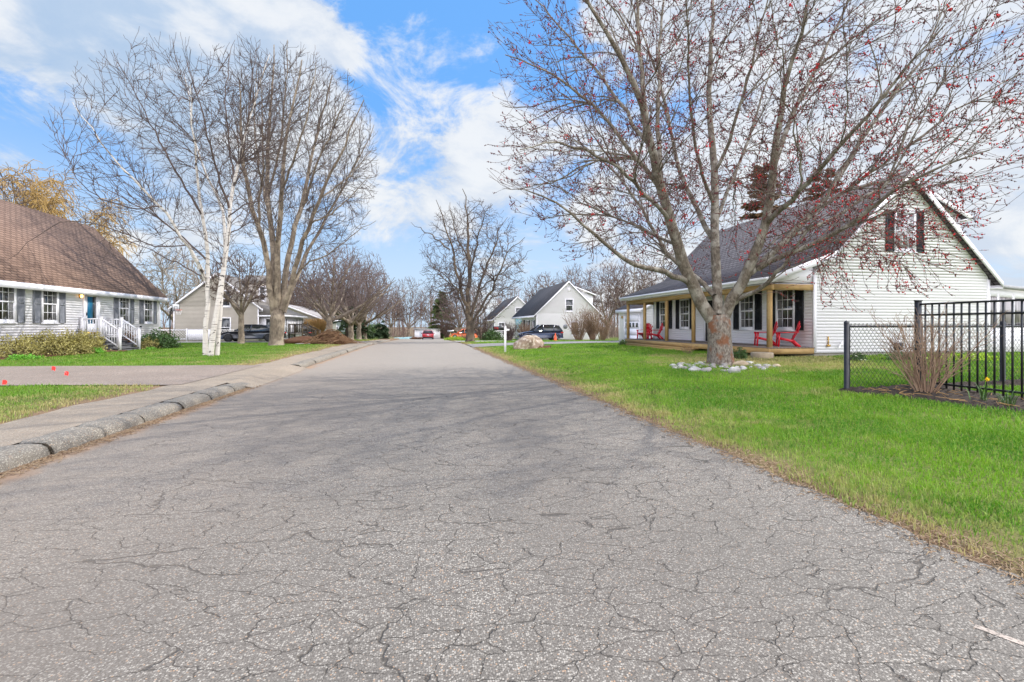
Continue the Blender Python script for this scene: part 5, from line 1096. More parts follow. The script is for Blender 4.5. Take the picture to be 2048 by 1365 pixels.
# ---- birch clump
rng = np.random.default_rng(4); zb0 = 20.3; BI = thing('birch_tree', 'white-barked birch clump with three leaning stems on the left lawn', 'tree', (-9.0, 22.3, .2))
bl = [([(421, 716, -.15), (424, 690, -.1), (428, 650, 0), (437, 600, 0), (449, 540, .1), (454, 470, .2), (459, 420, .3), (469, 351, .5), (482, 300, .7), (492, 260, .9), (512, 187, 1.2), (528, 140, 1.4), (539, 110, 1.6)], .12, .016, 1),
      ([(411, 714, .25), (413, 680, .3), (412, 640, .35), (413, 590, .4), (418, 540, .4), (411, 480, .3), (404, 430, .1), (397, 371, -.1), (392, 324, -.3), (388, 270, -.6), (384, 215, -.9), (380, 170, -1.1)], .11, .014, 1),
      ([(434, 716, .1), (437, 670, .2), (442, 625, .3), (447, 580, .5), (446, 535, .8), (450, 490, 1), (455, 440, 1.2), (447, 410, 1.3), (430, 385, 1.5), (406, 340, 1.8), (388, 285, 2.1), (377, 210, 2.5), (368, 150, 2.8)], .095, .012, 1),
      ([(411, 562, .4), (403, 545, .2), (386, 508, -.2), (363, 469, -.6), (324, 414, -1.1), (281, 375, -1.5), (234, 328, -2), (185, 262, -2.4), (145, 205, -2.7)], .075, .010, 1),
      ([(413, 520, .4), (380, 490, 1), (340, 455, 1.6), (300, 425, 2.1), (250, 400, 2.6), (195, 365, 3), (145, 345, 3.3)], .045, .009, 0),
      ([(404, 430, .1), (370, 380, -.5), (340, 320, -1), (305, 255, -1.5), (270, 190, -2), (245, 140, -2.3)], .045, .009, 0),
      ([(420, 565, .4), (390, 545, 1.2), (350, 525, 2), (300, 500, 2.8), (250, 480, 3.4), (195, 465, 3.8)], .035, .008, 0),
      ([(459, 420, .3), (435, 350, -.5), (415, 270, -1.3), (395, 190, -2), (372, 120, -2.5)], .05, .009, 0),
      ([(469, 351, .5), (455, 280, 1.4), (450, 200, 2.2), (455, 130, 2.9), (470, 80, 3.4)], .045, .009, 0),
      ([(457, 437, .3), (480, 415, -.5), (510, 403, -1.2), (545, 405, -1.8), (580, 400, -2.2)], .03, .007, 0),
      ([(454, 470, .2), (478, 455, 1), (510, 440, 1.8), (550, 440, 2.4)], .03, .007, 0),
      ([(324, 414, -1.1), (270, 420, -1.6), (215, 405, -2), (160, 370, -2.4), (125, 300, -2.6)], .03, .007, 0),
      ([(380, 490, 1), (320, 500, .2), (250, 470, -.6), (185, 440, -1.2), (120, 440, -1.7), (60, 480, -2), (15, 520, -2.2)], .03, .007, 0),
      ([(492, 260, .9), (500, 200, 1.8), (505, 140, 2.4), (520, 80, 3)], .035, .008, 0)]
s1 = MB(); s2 = MB(); LP = []; LR = []
for (l, r0, r1, wh) in bl:
    Q, R_ = px_tree_limb(l, zb0, 16, r0, r1, rng, .03); LP.append(Q); LR.append(R_); (s1 if wh else s2).tubes(Q, R_, 12 if wh else 6)
s1.build('trunk', 'birch', BI, True); LP = np.array(LP); LR = np.array(LR)
BC = ray(362, 322, zb0+.3); BO = ray(425, 640, zb0); BR = (4.9, 4.1, 3.8, 5.2, 5.4); N0 = nodes_of(LP, LR, 4)
A1, B1 = reach(N0, cat(crown_tips(170, BC, BR, rng, .5, -.9), crown_tips(70, ray(500, 240, zb0+1), (2.2, 1.9, 2.2, 3.6, 3.2), rng, .4)), BO, rng, 9, .45, .006, .006, .009, 2.4, .1, .015); s2.tubes(A1, B1, 5); s2.build('limbs', 'twig_dark', BI, True)
N1 = cat_nodes(N0, nodes_of(A1, B1, 2)); P2, R2 = reach(N1, cat(crown_tips(900, BC, BR, rng, .3, -.9), crown_tips(500, ray(500, 240, zb0+1), (2.3, 2.0, 2.2, 3.7, 3.2), rng, .3)), BO, rng, 6, .6, .006, .004, .0075, 2.2, .12, .016)
N2 = cat_nodes(N1, nodes_of(P2, R2, 2)); P3, R3 = reach(N2, cat(crown_tips(2600, BC, BR, rng, .25, -.9), crown_tips(1700, ray(500, 240, zb0+1), (2.3, 2.0, 2.2, 3.7, 3.2), rng, .3)), BO, rng, 4, .7, .006, .003, .0065, 1.8, .15, .022)
s = MB(); s.tubes(P2, R2, 3).tubes(P3, R3, 3); s.build('twigs', 'twig_dark', BI); print('birch', len(P2), len(P3))
# ---- tall vase-shaped tree
rng = np.random.default_rng(14); zv = 31.0; VT = thing('tall_tree', 'tall vase-shaped bare tree with thick grey trunk behind the birch', 'tree', (-9.6, 33.3, .1))
vl = [([(547, 630, 0), (543, 585, -.3), (538, 525, -.6), (528, 490, -.9), (517, 455, -1.2), (504, 412, -1.5), (490, 360, -2), (485, 300, -2.4), (480, 230, -2.8), (478, 160, -3)], .21, .03),
      ([(550, 620, .1), (548, 560, .2), (546, 500, .4), (541, 440, .7), (536, 390, 1), (535, 320, 1.3), (537, 250, 1.6), (545, 170, 1.9), (548, 90, 2.2)], .22, .03),
      ([(556, 620, 0), (555, 560, -.3), (556, 500, -.6), (559, 440, -1), (562, 390, -1.3), (568, 320, -1.7), (576, 260, -2), (588, 190, -2.4), (604, 120, -2.8)], .21, .03),
      ([(562, 620, 0), (570, 560, .3), (578, 500, .7), (592, 450, 1), (605, 410, 1.4), (621, 332, 2), (636, 254, 2.5), (655, 190, 3), (665, 150, 3.2)], .20, .03),
      ([(566, 620, 0), (585, 555, -.3), (602, 495, -.8), (618, 450, -1.2), (640, 395, -1.8), (664, 340, -2.2), (690, 285, -2.8), (712, 240, -3.2), (728, 200, -3.6)], .18, .025),
      ([(568, 625, 0), (595, 545, .8), (617, 500, 1.5), (645, 450, 2.2), (670, 405, 2.8), (700, 350, 3.4), (730, 300, 4), (748, 250, 4.5)], .14, .02),
      ([(583, 570, 0), (605, 530, 0), (625, 520, -.4), (650, 515, -.8), (674, 499, -1.2), (693, 482, -1.5), (716, 458, -1.8), (752, 442, -2.2)], .06, .012),
      ([(605, 414, 1.4), (625, 350, .6), (650, 290, -.2), (680, 230, -1), (700, 180, -1.6)], .09, .015),
      ([(541, 440, .7), (524, 370, 1.6), (512, 300, 2.4), (508, 220, 3.2), (515, 130, 3.8)], .09, .015),
      ([(562, 390, -1.3), (585, 320, -2.4), (612, 250, -3.2), (625, 180, -4), (632, 120, -4.5)], .08, .015),
      ([(536, 390, 1), (556, 320, .5), (566, 240, .1), (572, 160, -.3), (575, 80, -.6)], .09, .015),
      ([(517, 455, -1.2), (520, 380, -2), (528, 300, -2.6), (524, 220, -3.2), (520, 140, -3.8)], .08, .015),
      ([(640, 395, -1.8), (680, 370, -1), (715, 335, -.4), (745, 300, .1)], .06, .012), ([(618, 450, -1.2), (660, 430, -2.4), (700, 395, -3.2), (740, 350, -3.8)], .06, .012)]
a = np.linspace(0, 1, 10); tp = np.array([ray(552+4*t, 700-80*t, zv) for t in a]); tr_ = np.interp(a, [0, .1, .3, .8, 1], [.72, .50, .42, .45, .34]); s = MB(); s.tubes(tp, tr_, 16)
LP = []; LR = []
for (l, r0, r1) in vl: Q, R_ = px_tree_limb(l, zv, 16, r0, r1, rng, .04); LP.append(Q); LR.append(R_)
LP = np.array(LP); LR = np.array(LR); s.tubes(LP, LR, 9); s.build('trunk', 'bark_grey', VT, True)
VC = ray(607, 322, zv); VO = ray(556, 800, zv); VR = (4.6, 5.0, 4.6, 7.4, 7.2); N0 = nodes_of(LP, LR, 4)
A1, B1 = reach(N0, crown_tips(260, VC, VR, rng, .5, -.85), VO, rng, 9, .42, .006, .0065, .012, 3.6, .25, .010); s = MB(); s.tubes(A1, B1, 5); s.build('limbs', 'bark_dark', VT, True)
N1 = cat_nodes(N0, nodes_of(A1, B1, 2)); P2, R2 = reach(N1, crown_tips(1500, VC, VR, rng, .35, -.9), VO, rng, 6, .6, .007, .004, .010, 3.2, .25, .010)
N2 = cat_nodes(N1, nodes_of(P2, R2, 2)); P3, R3 = reach(N2, crown_tips(4600, VC, VR, rng, .3, -.9), VO, rng, 4, .7, .007, .003, .009, 2.4, .25, .016)
s = MB(); s.tubes(P2, R2, 3).tubes(P3, R3, 3); s.build('twigs', 'twig_dark', VT); print('vase', len(A1), len(P2), len(P3))
# ---- tree in mid distance right of the road
rng = np.random.default_rng(8); zm = 46.5; DT = thing('roadside_tree', 'dark-barked broad tree standing alone on the grass right of the road', 'tree', (4.5, 45.2, -.1))
dl = [([(940, 648, 0), (936, 600, .3), (938, 540, .5), (936, 480, .7), (935, 430, 1), (930, 395, 1.2), (925, 378, 1.4)], .26, .03), ([(938, 630, 0), (927, 590, -.5), (915, 545, -1), (900, 500, -1.5), (893, 460, -2), (885, 425, -2.4), (872, 400, -2.8)], .17, .02),
      ([(936, 640, 0), (915, 590, .8), (905, 560, 1.2), (880, 545, 1.8), (858, 520, 2.2), (848, 505, 2.4)], .09, .02), ([(900, 500, -1.5), (870, 475, -1), (845, 460, -.6), (822, 445, -.2)], .08, .015),
      ([(942, 640, 0), (958, 580, .6), (975, 530, 1.1), (990, 490, 1.5), (1003, 460, 2), (1015, 435, 2.3)], .16, .02), ([(945, 645, 0), (970, 600, -.8), (995, 560, -1.6), (1010, 520, -2.2), (1030, 490, -2.8), (1050, 475, -3.2)], .14, .02),
      ([(948, 655, 0), (968, 625, .8), (990, 590, 1.6), (1020, 570, 2.2), (1052, 560, 2.8)], .09, .015), ([(938, 560, .5), (950, 510, -.6), (958, 465, -1.4), (972, 425, -2.2), (985, 410, -2.6)], .12, .02), ([(936, 520, .6), (915, 470, 1.6), (905, 430, 2.4), (900, 405, 3)], .09, .02),
      ([(958, 580, .6), (985, 560, .2), (1020, 535, -.2), (1045, 520, -.5), (1065, 500, -.8)], .07, .015), ([(927, 590, -.5), (900, 570, -1.4), (880, 555, -2), (855, 525, -2.6)], .06, .015), ([(946, 660, 0), (965, 650, -1.5), (985, 632, -2.5), (1010, 635, -3.2)], .05, .012)]
a = np.linspace(0, 1, 8); tp = np.array([ray(940+1.5*t, 687-45*t, zm) for t in a]); s = MB(); s.tubes(tp, np.interp(a, [0, .12, .5, 1], [.62, .44, .40, .42]), 14); LP = []; LR = []
for (l, r0, r1) in dl: Q, R_ = px_tree_limb(l, zm, 14, r0, r1, rng, .10); LP.append(Q); LR.append(R_)
LP = np.array(LP); LR = np.array(LR); s.tubes(LP, LR, 8); s.build('trunk', 'bark_dark', DT, True)
DC = ray(946, 535, zm); DO = ray(941, 690, zm); DR = (5.5, 5.6, 5.2, 6.9, 5.2); N0 = nodes_of(LP, LR, 3)
A1, B1 = reach(N0, crown_tips(170, DC, DR, rng, .5, -.85), DO, rng, 10, .45, .012, .010, .02, 1.8, .1, .045); N1 = cat_nodes(N0, nodes_of(A1, B1, 1)); P2, R2 = reach(N1, crown_tips(750, DC, DR, rng, .3, -.9), DO, rng, 6, .6, .012, .007, .017, 1.5, .1, .07)
N2 = cat_nodes(N1, nodes_of(P2, R2, 1)); P3, R3 = reach(N2, crown_tips(1900, DC, DR, rng, .25, -.9), DO, rng, 4, .7, .012, .004, .014, 1.2, .1, .09)
s = MB(); s.tubes(A1, B1, 4).tubes(P2, R2, 3).tubes(P3, R3, 3); s.build('twigs', 'twig_dark', DT)
# ---- small tree left, row of street trees
rng = np.random.default_rng(31)
def T(label, x, y, name='bare_tree', group=None): z = gz(x, y); return thing(name, label, 'tree', (x, y, z), group=group), (x, y, z)
r, b = T('small round-headed bare tree in front of the black sedan', -12.9, 36.8); bare_tree(r, b, 6.9, 2.4, .21, 9, 48, rng, 'bark_grey', 'twig_grey', tmin=.014, limb_up=.05, rad=2.5)
gr = 'bare street trees in the left row'
for (px, zc, h, seed, lab) in ((659, 40.5, 8.6, 1, 'bare street tree rising behind the heap of cut brush'), (702, 50, 10.3, 2, 'forked pale-trunked street tree, second in the left row beyond the brush heap'), (718, 57, 10.2, 3, 'bare street tree, third in the left row, before the last one'), (729, 63, 10.6, 4, 'bare street tree, last and farthest trunk of the left row')):
    p = ray(px, 680, zc); r, b = T(lab, p[0], p[1], group=gr); bare_tree(r, b, h, 2.1, .30, 10, 66, np.random.default_rng(40+seed), 'bark_grey', 'twig_purple', tmin=.016, limb_up=.045, rad=4.4, many=1.25)
for (px, zc, h, seed, lab, tw) in ((350, 55, 11.0, 5, 'pale-stemmed bare tree behind the right corner of the brown-roofed house', 'twig_pale'), (610, 72, 10.5, 6, 'bare tree behind the tan house, left of the grey garage roof', 'twig_grey'), (645, 86, 12, 7, 'tall bare tree behind the grey garage wing', 'twig_purple'), (575, 80, 12, 17, 'bare tree behind the tan house seen between the limbs of the tall tree', 'twig_grey'),
     (782, 108, 10.5, 8, 'slim bare tree left of the road end in front of the woods', 'twig_grey'), (816, 118, 15.5, 9, 'tall spreading bare tree above the woods beyond the road end', 'twig_grey'), (862, 125, 14, 10, 'slender bare tree left of the dark fir above the woods', 'twig_grey'), (921, 88, 11.5, 11, 'upright reddish bare tree between the fir and the dark-barked tree', 'twig_purple'),
     (1088, 90, 13, 12, 'dense upright bare tree behind the ridge of the charcoal roof', 'twig_grey'), (1150, 84, 13.5, 13, 'broad bare tree above the gable of the charcoal-roofed house', 'twig_purple'), (1215, 78, 13, 14, 'bare tree right of the charcoal-roofed house', 'twig_purple'), (1262, 70, 13, 15, 'bare tree behind the left end of the porch roof', 'twig_grey'), (1335, 74, 14, 16, 'bare tree above the porch roof left of the maple', 'twig_grey')):
    p = ray(px, 680, zc); r, b = T(lab, p[0], p[1]); bare_tree(r, b, h, 2.6, .26, 9, 52, np.random.default_rng(60+seed), 'bark_grey', tw, tmin=.028, rad=3.6+h*.08)
# ---- a large bare tree left edge and the willow
def willow(root, base, h, rad, rng):
    bare = []; b = np.array(base, float); s = MB(); s.tubes([b, b+[0, 0, h*.3]], [.5, .42], 10); LP = []; LR = []
    for i in range(16):
        a_ = i*2.4; el = R(rng.uniform(30, 80)); d = np.array([math.cos(a_)*math.cos(el), math.sin(a_)*math.cos(el), math.sin(el)]); P = [b+[0, 0, h*.28]]
        for _ in range(9): P.append(P[-1]+d*h*.085); d = d+rng.normal(0, .1, 3); d[2] -= .03; d /= np.linalg.norm(d)
        LP.append(P); LR.append(np.linspace(.22, .04, 10))
    LP = np.array(LP); LR = np.array(LR); s.tubes(LP, LR, 6); s.build('trunk', 'bark_grey', root, True)
    A, B = spawn(LP, LR, 2.0, .25, 1, 45, 15, 2.6, 6, -.02, .1, .4, .03, rng); C_, D_ = spawn(A, B, 7.0, .15, 1, 55, 20, 1.7, 6, -.24, .14, .5, .022, rng, .2, .026); E_, F_ = spawn(C_, D_, 2.4, .2, 1, 30, 15, .8, 3, -.25, .1, .7, .022, rng, .2, .022)
    s = MB(); s.tubes(A, B, 4).tubes(C_, D_, 3).tubes(E_, F_, 3); s.build('crown', 'willow', root)
p = ray(32, 680, 47); r, b = T('yellow weeping willow rising behind the brown roof', p[0], p[1], 'willow_tree'); willow(r, b, 15.6, 6, np.random.default_rng(5))
p = ray(-60, 680, 38); r, b = T('bare grey tree at the far left above the brown roof', p[0], p[1]); bare_tree(r, b, 15, 4, .35, 10, 60, np.random.default_rng(77), 'bark_grey', 'twig_dark', tmin=.018)
# ---- conifers
def conifer(root, base, h, rad, rng, mat, n=9000, droop=.25, size=.34, ex=.85):
    b = np.array(base, float); MB().tubes([b, b+[0, 0, h*.98]], [rad*.07, .02], 8).build('trunk', 'bark_dark', root, True)
    nb = int(h*16); t = rng.uniform(.04, .985, nb)**.9; a_ = rng.uniform(0, 6.28, nb); ln = rad*(1-t)**ex*rng.uniform(.65, 1.15, nb)+.12
    D = np.stack([np.cos(a_), np.sin(a_), np.full(nb, .12)+t*.35], -1); P = np.zeros((nb, 5, 3)); P[:, 0] = b+np.stack([0*t, 0*t, t*h], -1)
    for k in range(4): P[:, k+1] = P[:, k]+D*(ln/4)[:, None]; D[:, 2] -= droop*(1-t*.6)
    s = MB(); s.tubes(P, np.linspace(.05, .012, 5)[None]*(ln/rad)[:, None]+.006, 3); s.build('limbs', 'bark_dark', root)
    w = ln/ln.sum(); i = rng.choice(nb, n, p=w); u = rng.uniform(.12, 1, n)**.8*4; j = np.minimum(u.astype(int), 3); f = (u-j)[:, None]; C = P[i, j]*(1-f)+P[i, j+1]*f; dr_ = P[i, j+1]-P[i, j]; dr_ /= np.linalg.norm(dr_, axis=1, keepdims=True)
    side = np.cross(dr_, [0, 0, 1.]); side *= rng.choice([-1, 1], n)[:, None]; dirs = dr_*.8+side*rng.uniform(.2, 1, n)[:, None]; dirs[:, 2] -= .25
    s = MB(); s.quads(C, size, rng, .42, dirs); s.build('crown', mat, root)
for (px, zc, h, rad, mat, lab) in ((884, 94, 9.2, 3.3, 'fir_green', 'pointed dark green fir beyond the road end'), (1528, 44, 16.2, 2.6, 'spruce_cones', 'spruce full of orange cones behind the grey roof, seen left through the maple'), (1646, 46, 16.6, 2.7, 'spruce_cones', 'cone-laden spruce behind the grey roof, nearer the gable peak')):
    p = ray(px, 680, zc); r = thing('conifer_tree', lab, 'tree', (p[0], p[1], gz(p[0], p[1]))); conifer(r, (p[0], p[1], gz(p[0], p[1])), h, rad, np.random.default_rng(px), mat, 15000, .22, .5 if zc > 60 else .42, .85 if zc > 60 else .42)
for (px, zc, h, rad, lab) in ((694, 62, 6.8, 3.6, 'dark low-branched spruce between the blue house and the street trees'), (762, 72, 2.6, 1.5, 'small dark cone-shaped evergreen at the end of the left lawn')):
    p = ray(px, 680, zc); r = thing('conifer_tree', lab, 'tree', (p[0], p[1], gz(p[0], p[1]))); conifer(r, (p[0], p[1], gz(p[0], p[1])), h, rad, np.random.default_rng(px), 'spruce', 6000, .30, .40)
# ---- woods
rng = np.random.default_rng(99); s = MB(); nt = 330
ux = rng.uniform(-75, 95, nt); uy = 112+rng.uniform(0, 40, nt)+np.where(ux > 25, -rng.uniform(10, 35, nt), 0); uz = terr(ux, uy); hh = rng.uniform(7.5, 13.5, nt)+np.where(ux > 20, 1.0, 0)
k = 6; a = np.linspace(0, 1, k+1)[None, :, None]; base = np.stack([ux, uy, uz-.3], -1)[:, None]; dv = np.stack([rng.normal(0, .06, nt), rng.normal(0, .06, nt), np.ones(nt)], -1)[:, None]
P = base+dv*a*hh[:, None, None]+rng.normal(0, .12, (nt, k+1, 3))*a; Rr = (hh*.012)[:, None]*np.linspace(1, .15, k+1)[None]; s.tubes(P, Rr, 5)
A, B = spawn(P, Rr, .95, .15, 1, 40, 14, 3.2, 5, .10, .1, .5, .03, rng, .5, .035); s.tubes(A, B, 3); C_, D_ = spawn(A, B, 1.3, .15, 1, 40, 15, 1.4, 3, .10, .1, .6, .024, rng, .3, .027); s.tubes(C_, D_, 3)
E_, F_ = spawn(C_, D_, .9, .2, 1, 40, 15, .7, 2, .1, .1, .7, .02, rng, .3, .02, minc=0); s.tubes(E_, F_, 3); print('woods', len(C_), len(E_))
tag(s.build('woods', 'twig_woods'), 'far brown woods of bare trees closing the view', 'woods', kind='stuff')
# undergrowth in front of the woods
n = 1500; bx_ = rng.uniform(-60, 85, n); by_ = rng.uniform(104, 118, n)+np.where(bx_ > 25, -22, 0); bz_ = terr(bx_, by_); D = rng.normal(0, .35, (n, 3)); D[:, 2] = 1; H_ = rng.uniform(1.2, 3.4, n)
P = np.stack([bx_, by_, bz_-.1], -1)[:, None]+D[:, None]*np.linspace(0, 1, 4)[None, :, None]*H_[:, None, None]; s = MB(); Rr = np.linspace(.035, .015, 4)[None]*np.ones((n, 1)); s.tubes(P, Rr, 3); A, B = spawn(P, Rr, 2.0, .1, 1, 40, 15, .9, 3, .1, .1, .7, .018, rng, .3, .02); s.tubes(A, B, 3)
tag(s.build('undergrowth', 'twig_woods'), 'brown bare undergrowth at the foot of the far woods', 'undergrowth', kind='stuff')

# ------------------------------------------------------------------ shrubs
def bare_shrub(root, base, n, h, spread, r, rng, mat, dens=2.5, L=.45, up=.05, bw=.12):
    b = np.array(base, float); a_ = rng.uniform(0, 6.28, n); q = rng.uniform(.1, 1, n)**.6*spread; D = np.stack([np.cos(a_)*q, np.sin(a_)*q, np.ones(n)], -1); D /= np.linalg.norm(D, axis=1, keepdims=True)
    H_ = h*rng.uniform(.65, 1.1, n)/D[:, 2]*.95; k = 7; P = np.zeros((n, k+1, 3)); P[:, 0] = b+np.stack([np.cos(a_)*bw*q, np.sin(a_)*bw*q, 0*q-.03], -1)
    for i in range(k): P[:, i+1] = P[:, i]+D*(H_/k)[:, None]; D = D+rng.normal(0, .07, (n, 3)); D[:, 2] += up*.3; D /= np.linalg.norm(D, axis=1, keepdims=True)
    Rr = np.linspace(r, r*.3, k+1)[None]*rng.uniform(.6, 1.2, n)[:, None]; s = MB(); s.tubes(P, Rr, 5); s.build('stems', mat, root, True)
    A, B = spawn(P, Rr, dens, .2, 1, 36, 13, L, 4, up, .1, .7, r*.25, rng, .3, r*.28); C_, D_ = spawn(A, B, dens*1.3, .15, 1, 38, 14, L*.4, 3, up, .1, .7, r*.22, rng, .3, r*.22)
    s = MB(); s.tubes(A, B, 3).tubes(C_, D_, 3); s.build('twigs', mat, root)
def leafy(root, base, rx, ry, h, n, size, rng, mat, stem='twig_brown', bare=.15):
    b = np.array(base, float); d = rng.normal(size=(n, 3)); d /= np.linalg.norm(d, axis=1, keepdims=True); d[:, 2] = np.abs(d[:, 2]); rr = rng.uniform(.25, 1, n)**.45
    lump = 1+.22*np.sin(d[:, 0]*7+b[0])*np.cos(d[:, 1]*6+b[1])+rng.normal(0, .06, n); C = b+d*rr[:, None]*lump[:, None]*np.array([rx, ry, h]); s = MB(); s.quads(C, size, rng, .55); s.build('foliage', mat, root)
    m = 60; e = rng.integers(0, n, m); P = np.stack([np.repeat(b[None], m, 0)+rng.normal(0, .06, (m, 3))*[1, 1, 0], (b+C[e])/2+[0, 0, .05], C[e]], 1); s = MB(); s.tubes(P, np.array([[.012, .008, .004]]*m), 3); s.build('stems', stem, root)
def SHR(label, x, y, name='shrub', cat='shrub', group=None): z = gz(x, y); return thing(name, label, cat, (x, y, z), group=group), (x, y, z)
rng = np.random.default_rng(51); gs = 'olive-leaved shrubs along the left house wall'
for (px, zc, rx, h, n, lab) in ((38, 18.3, .75, .85, 2300, 'leggy olive-bronze shrub at the left end of the house wall row'), (92, 19.6, .95, .98, 4200, 'broad olive-bronze shrub below the second window of the left house'), (140, 20.6, .85, .98, 3800, 'olive-bronze shrub in the middle of the row left of the stairs'), (172, 21.6, .8, .98, 3600, 'olive-bronze shrub touching the left side of the stairs')):
    p = ray(px, 715, zc); r, b = SHR(lab, p[0], p[1], group=gs); leafy(r, b, rx, .75, h, n, .085, rng, 'leaf_olive')
p = ray(193, 706, 21.4); r, b = SHR('small bright green mound at the foot of the stairs', p[0], p[1]); leafy(r, b, .28, .28, .26, 900, .06, rng, 'leaf_bright')
p = ray(48, 722, 17.4); r, b = SHR('low bright green perennials in front of the leggy shrub', p[0], p[1], 'perennials', 'plants'); leafy(r, b, .55, .3, .18, 900, .07, rng, 'leaf_bright')
p = ray(302, 697, 24.8); r, b = SHR('tiny round green plant right of the bottom stair', p[0], p[1]); leafy(r, b, .22, .2, .15, 500, .05, rng, 'leaf_bright')
p = ray(318, 696, 26.5); r, b = SHR('dark green rhododendron at the right corner of the left house', p[0], p[1]); leafy(r, b, 1.05, .8, .95, 3600, .11, rng, 'leaf_dark')
p = ray(296, 697, 25.5); r, b = SHR('bronze-tinged shrub between the stairs and the rhododendron', p[0], p[1]); leafy(r, b, .5, .4, .55, 900, .09, rng, 'leaf_olive')
p = ray(259, 690, 26.3); WR = thing('wreath_pot', 'dark pot with dried reddish plant on the stair landing side', 'potted plant', (p[0], p[1], gz(p[0], p[1])), world=False); MB().lathe([(.14, 0), (.19, .32), (.17, .33), (.12, .3)], sides=14).build('pot', 'pot', WR, True); rr_ = np.random.default_rng(1); MB().quads(rr_.normal(0, .1, (260, 3))*[1, 1, 2.2]+[0, 0, .6], .13, rr_).build('foliage', 'brush', WR)
def daff(label, x, y, n, h, group=None, flowers=3):
    r, b = SHR(label, x, y, 'daffodil_clump', 'daffodils', group); rr_ = np.random.default_rng(int(abs(x*100))); b = np.array(b)
    a_ = rr_.uniform(0, 6.28, n); P0 = b+np.stack([rr_.normal(0, .05, n), rr_.normal(0, .05, n), 0*a_], -1); D = np.stack([np.cos(a_)*.35, np.sin(a_)*.35, np.ones(n)], -1); H_ = h*rr_.uniform(.6, 1.1, n)
    w = np.stack([-np.sin(a_), np.cos(a_), 0*a_], -1)*.009; P1 = P0+D*(H_*.6)[:, None]; P2_ = P1+(D*[1.7, 1.7, .7])*(H_*.45)[:, None]
    V = np.stack([P0-w, P0+w, P1+w, P1-w, P2_], 1).reshape(-1, 3); i = np.arange(n)*5; s = MB(); s.add(V, np.stack([i, i+1, i+2, i+3], -1)); s.L.append(np.stack([i+3, i+2, i+4], -1).ravel()); s.C.append(np.full(n, 3)); s.build('leaves', 'leaf_bright' if h < .3 else 'leaf_dark', r)
    for q in range(flowers):
        c = b+np.array([rr_.normal(0, .12*min(1, flowers/2)), rr_.normal(0, .1), h*rr_.uniform(1.0, 1.2)]); s = MB(); s.tubes([b, (b+c)/2+[.01, 0, 0], c], [.004]*3, 4); s.build('stalk', 'leaf_bright', r)
        s = MB()
        for k in range(6): t_ = k*math.pi/3; s.add([c, c+[.02*math.cos(t_-.5), -.02, .02*math.sin(t_-.5)], c+[.048*math.cos(t_), -.012, .048*math.sin(t_)], c+[.02*math.cos(t_+.5), -.02, .02*math.sin(t_+.5)]], [(0, 1, 2, 3)])
        s.lathe([(.012, 0), (.016, -.03), (.022, -.04), (.015, -.03)], c, 10, 1); s.build('flower', 'daffodil', r)
    return r
p = ray(350, 693, 27); daff('yellow daffodil clump beside the rhododendron', p[0], p[1], 120, .34, flowers=7)
daff('single yellow daffodil by the black picket fence', 8.80, 6.15, 14, .36, flowers=1)
daff('flowerless clump of blue-green bulb leaves under the picket fence', 8.72, 5.75, 26, .30, flowers=0)
# by the porch
for (px, py, zc, w, h, lab) in ((1480, 709, 16.9, .26, .42, 'small round dark green bush between the millstone and the maple'), (1246, 688, 29.5, .26, .32, 'small round dark green bush at the far corner of the porch')):
    p = ray(px, py, zc); r, b = SHR(lab, p[0], p[1]); leafy(r, b, w, w, h, 1100, .06, rng, 'leaf_dark')
for (px, py, zc, lab) in ((1298, 690, 27.5, 'dry brown twiggy shrub at the porch front near the far posts'), (1376, 700, 20.5, 'dry brown twiggy shrub at the porch front left of the maple trunk')):
    p = ray(px, py, zc); r, b = SHR(lab, p[0], p[1]); bare_shrub(r, b, 26, .42, .9, .008, rng, 'twig_brown', 4, .16)
p = ray(1715, 722, 15.6); r, b = SHR('green plant against the foundation left of the dryer vent', p[0], p[1]); leafy(r, b, .3, .2, .28, 500, .08, rng, 'leaf_dark')
p = ray(1805, 722, 15.8); r, b = SHR('spreading green plant against the foundation under the dryer vent', p[0], p[1]); leafy(r, b, .6, .25, .26, 900, .08, rng, 'leaf_dark')
p = ray(1930, 728, 15.6); r, b = SHR('lime green groundcover by the wall behind the fences', p[0], p[1], 'groundcover', 'plants'); leafy(r, b, 1.4, .5, .22, 2600, .08, rng, 'leaf_lime')
# shrub at the fence
r, b = SHR('bare many-stemmed shrub in the mulch bed where the two black fences meet', 8.93, 7.12); bare_shrub(r, b, 36, 1.45, .50, .0125, np.random.default_rng(6), 'twig_shrub', 5.2, .45, bw=.22)
# big shrub and others by house B
for (px, zc, n, h, sp, lab, mt) in ((1158, 49, 55, 3.1, .6, 'tall bare shrub in front of the charcoal-roofed house, left of the denser one', 'twig_brown'), (1185, 50, 80, 3.4, .42, 'dense tall bare shrub at the right corner of the charcoal-roofed house', 'twig_brown'), (1205, 47, 45, 2.4, .5, 'lower brown shrub right of the dense tall shrub', 'twig_brown'),
     (1018, 50, 90, 1.9, .42, 'dark clipped bare shrub just right of the mailbox', 'twig_dark'), (1050, 53.5, 90, 2.0, .45, 'brown rounded shrub under the front windows of the charcoal-roofed house', 'twig_brown'), (965, 58, 55, 3.2, .5, 'loose bare shrub right of the dark-barked tree', 'twig_grey'), (895, 82, 70, 4.8, .65, 'wide grey bare shrub in front of the fir', 'twig_grey'), (925, 66, 60, .9, .6, 'low brown shrub in front of the orange crossover', 'twig_brown')):
    p = ray(px, 685, zc); r, b = SHR(lab, p[0], p[1]); bare_shrub(r, b, n, h, sp, .03, np.random.default_rng(px), mt, 2.2, h*.28, bw=.5)
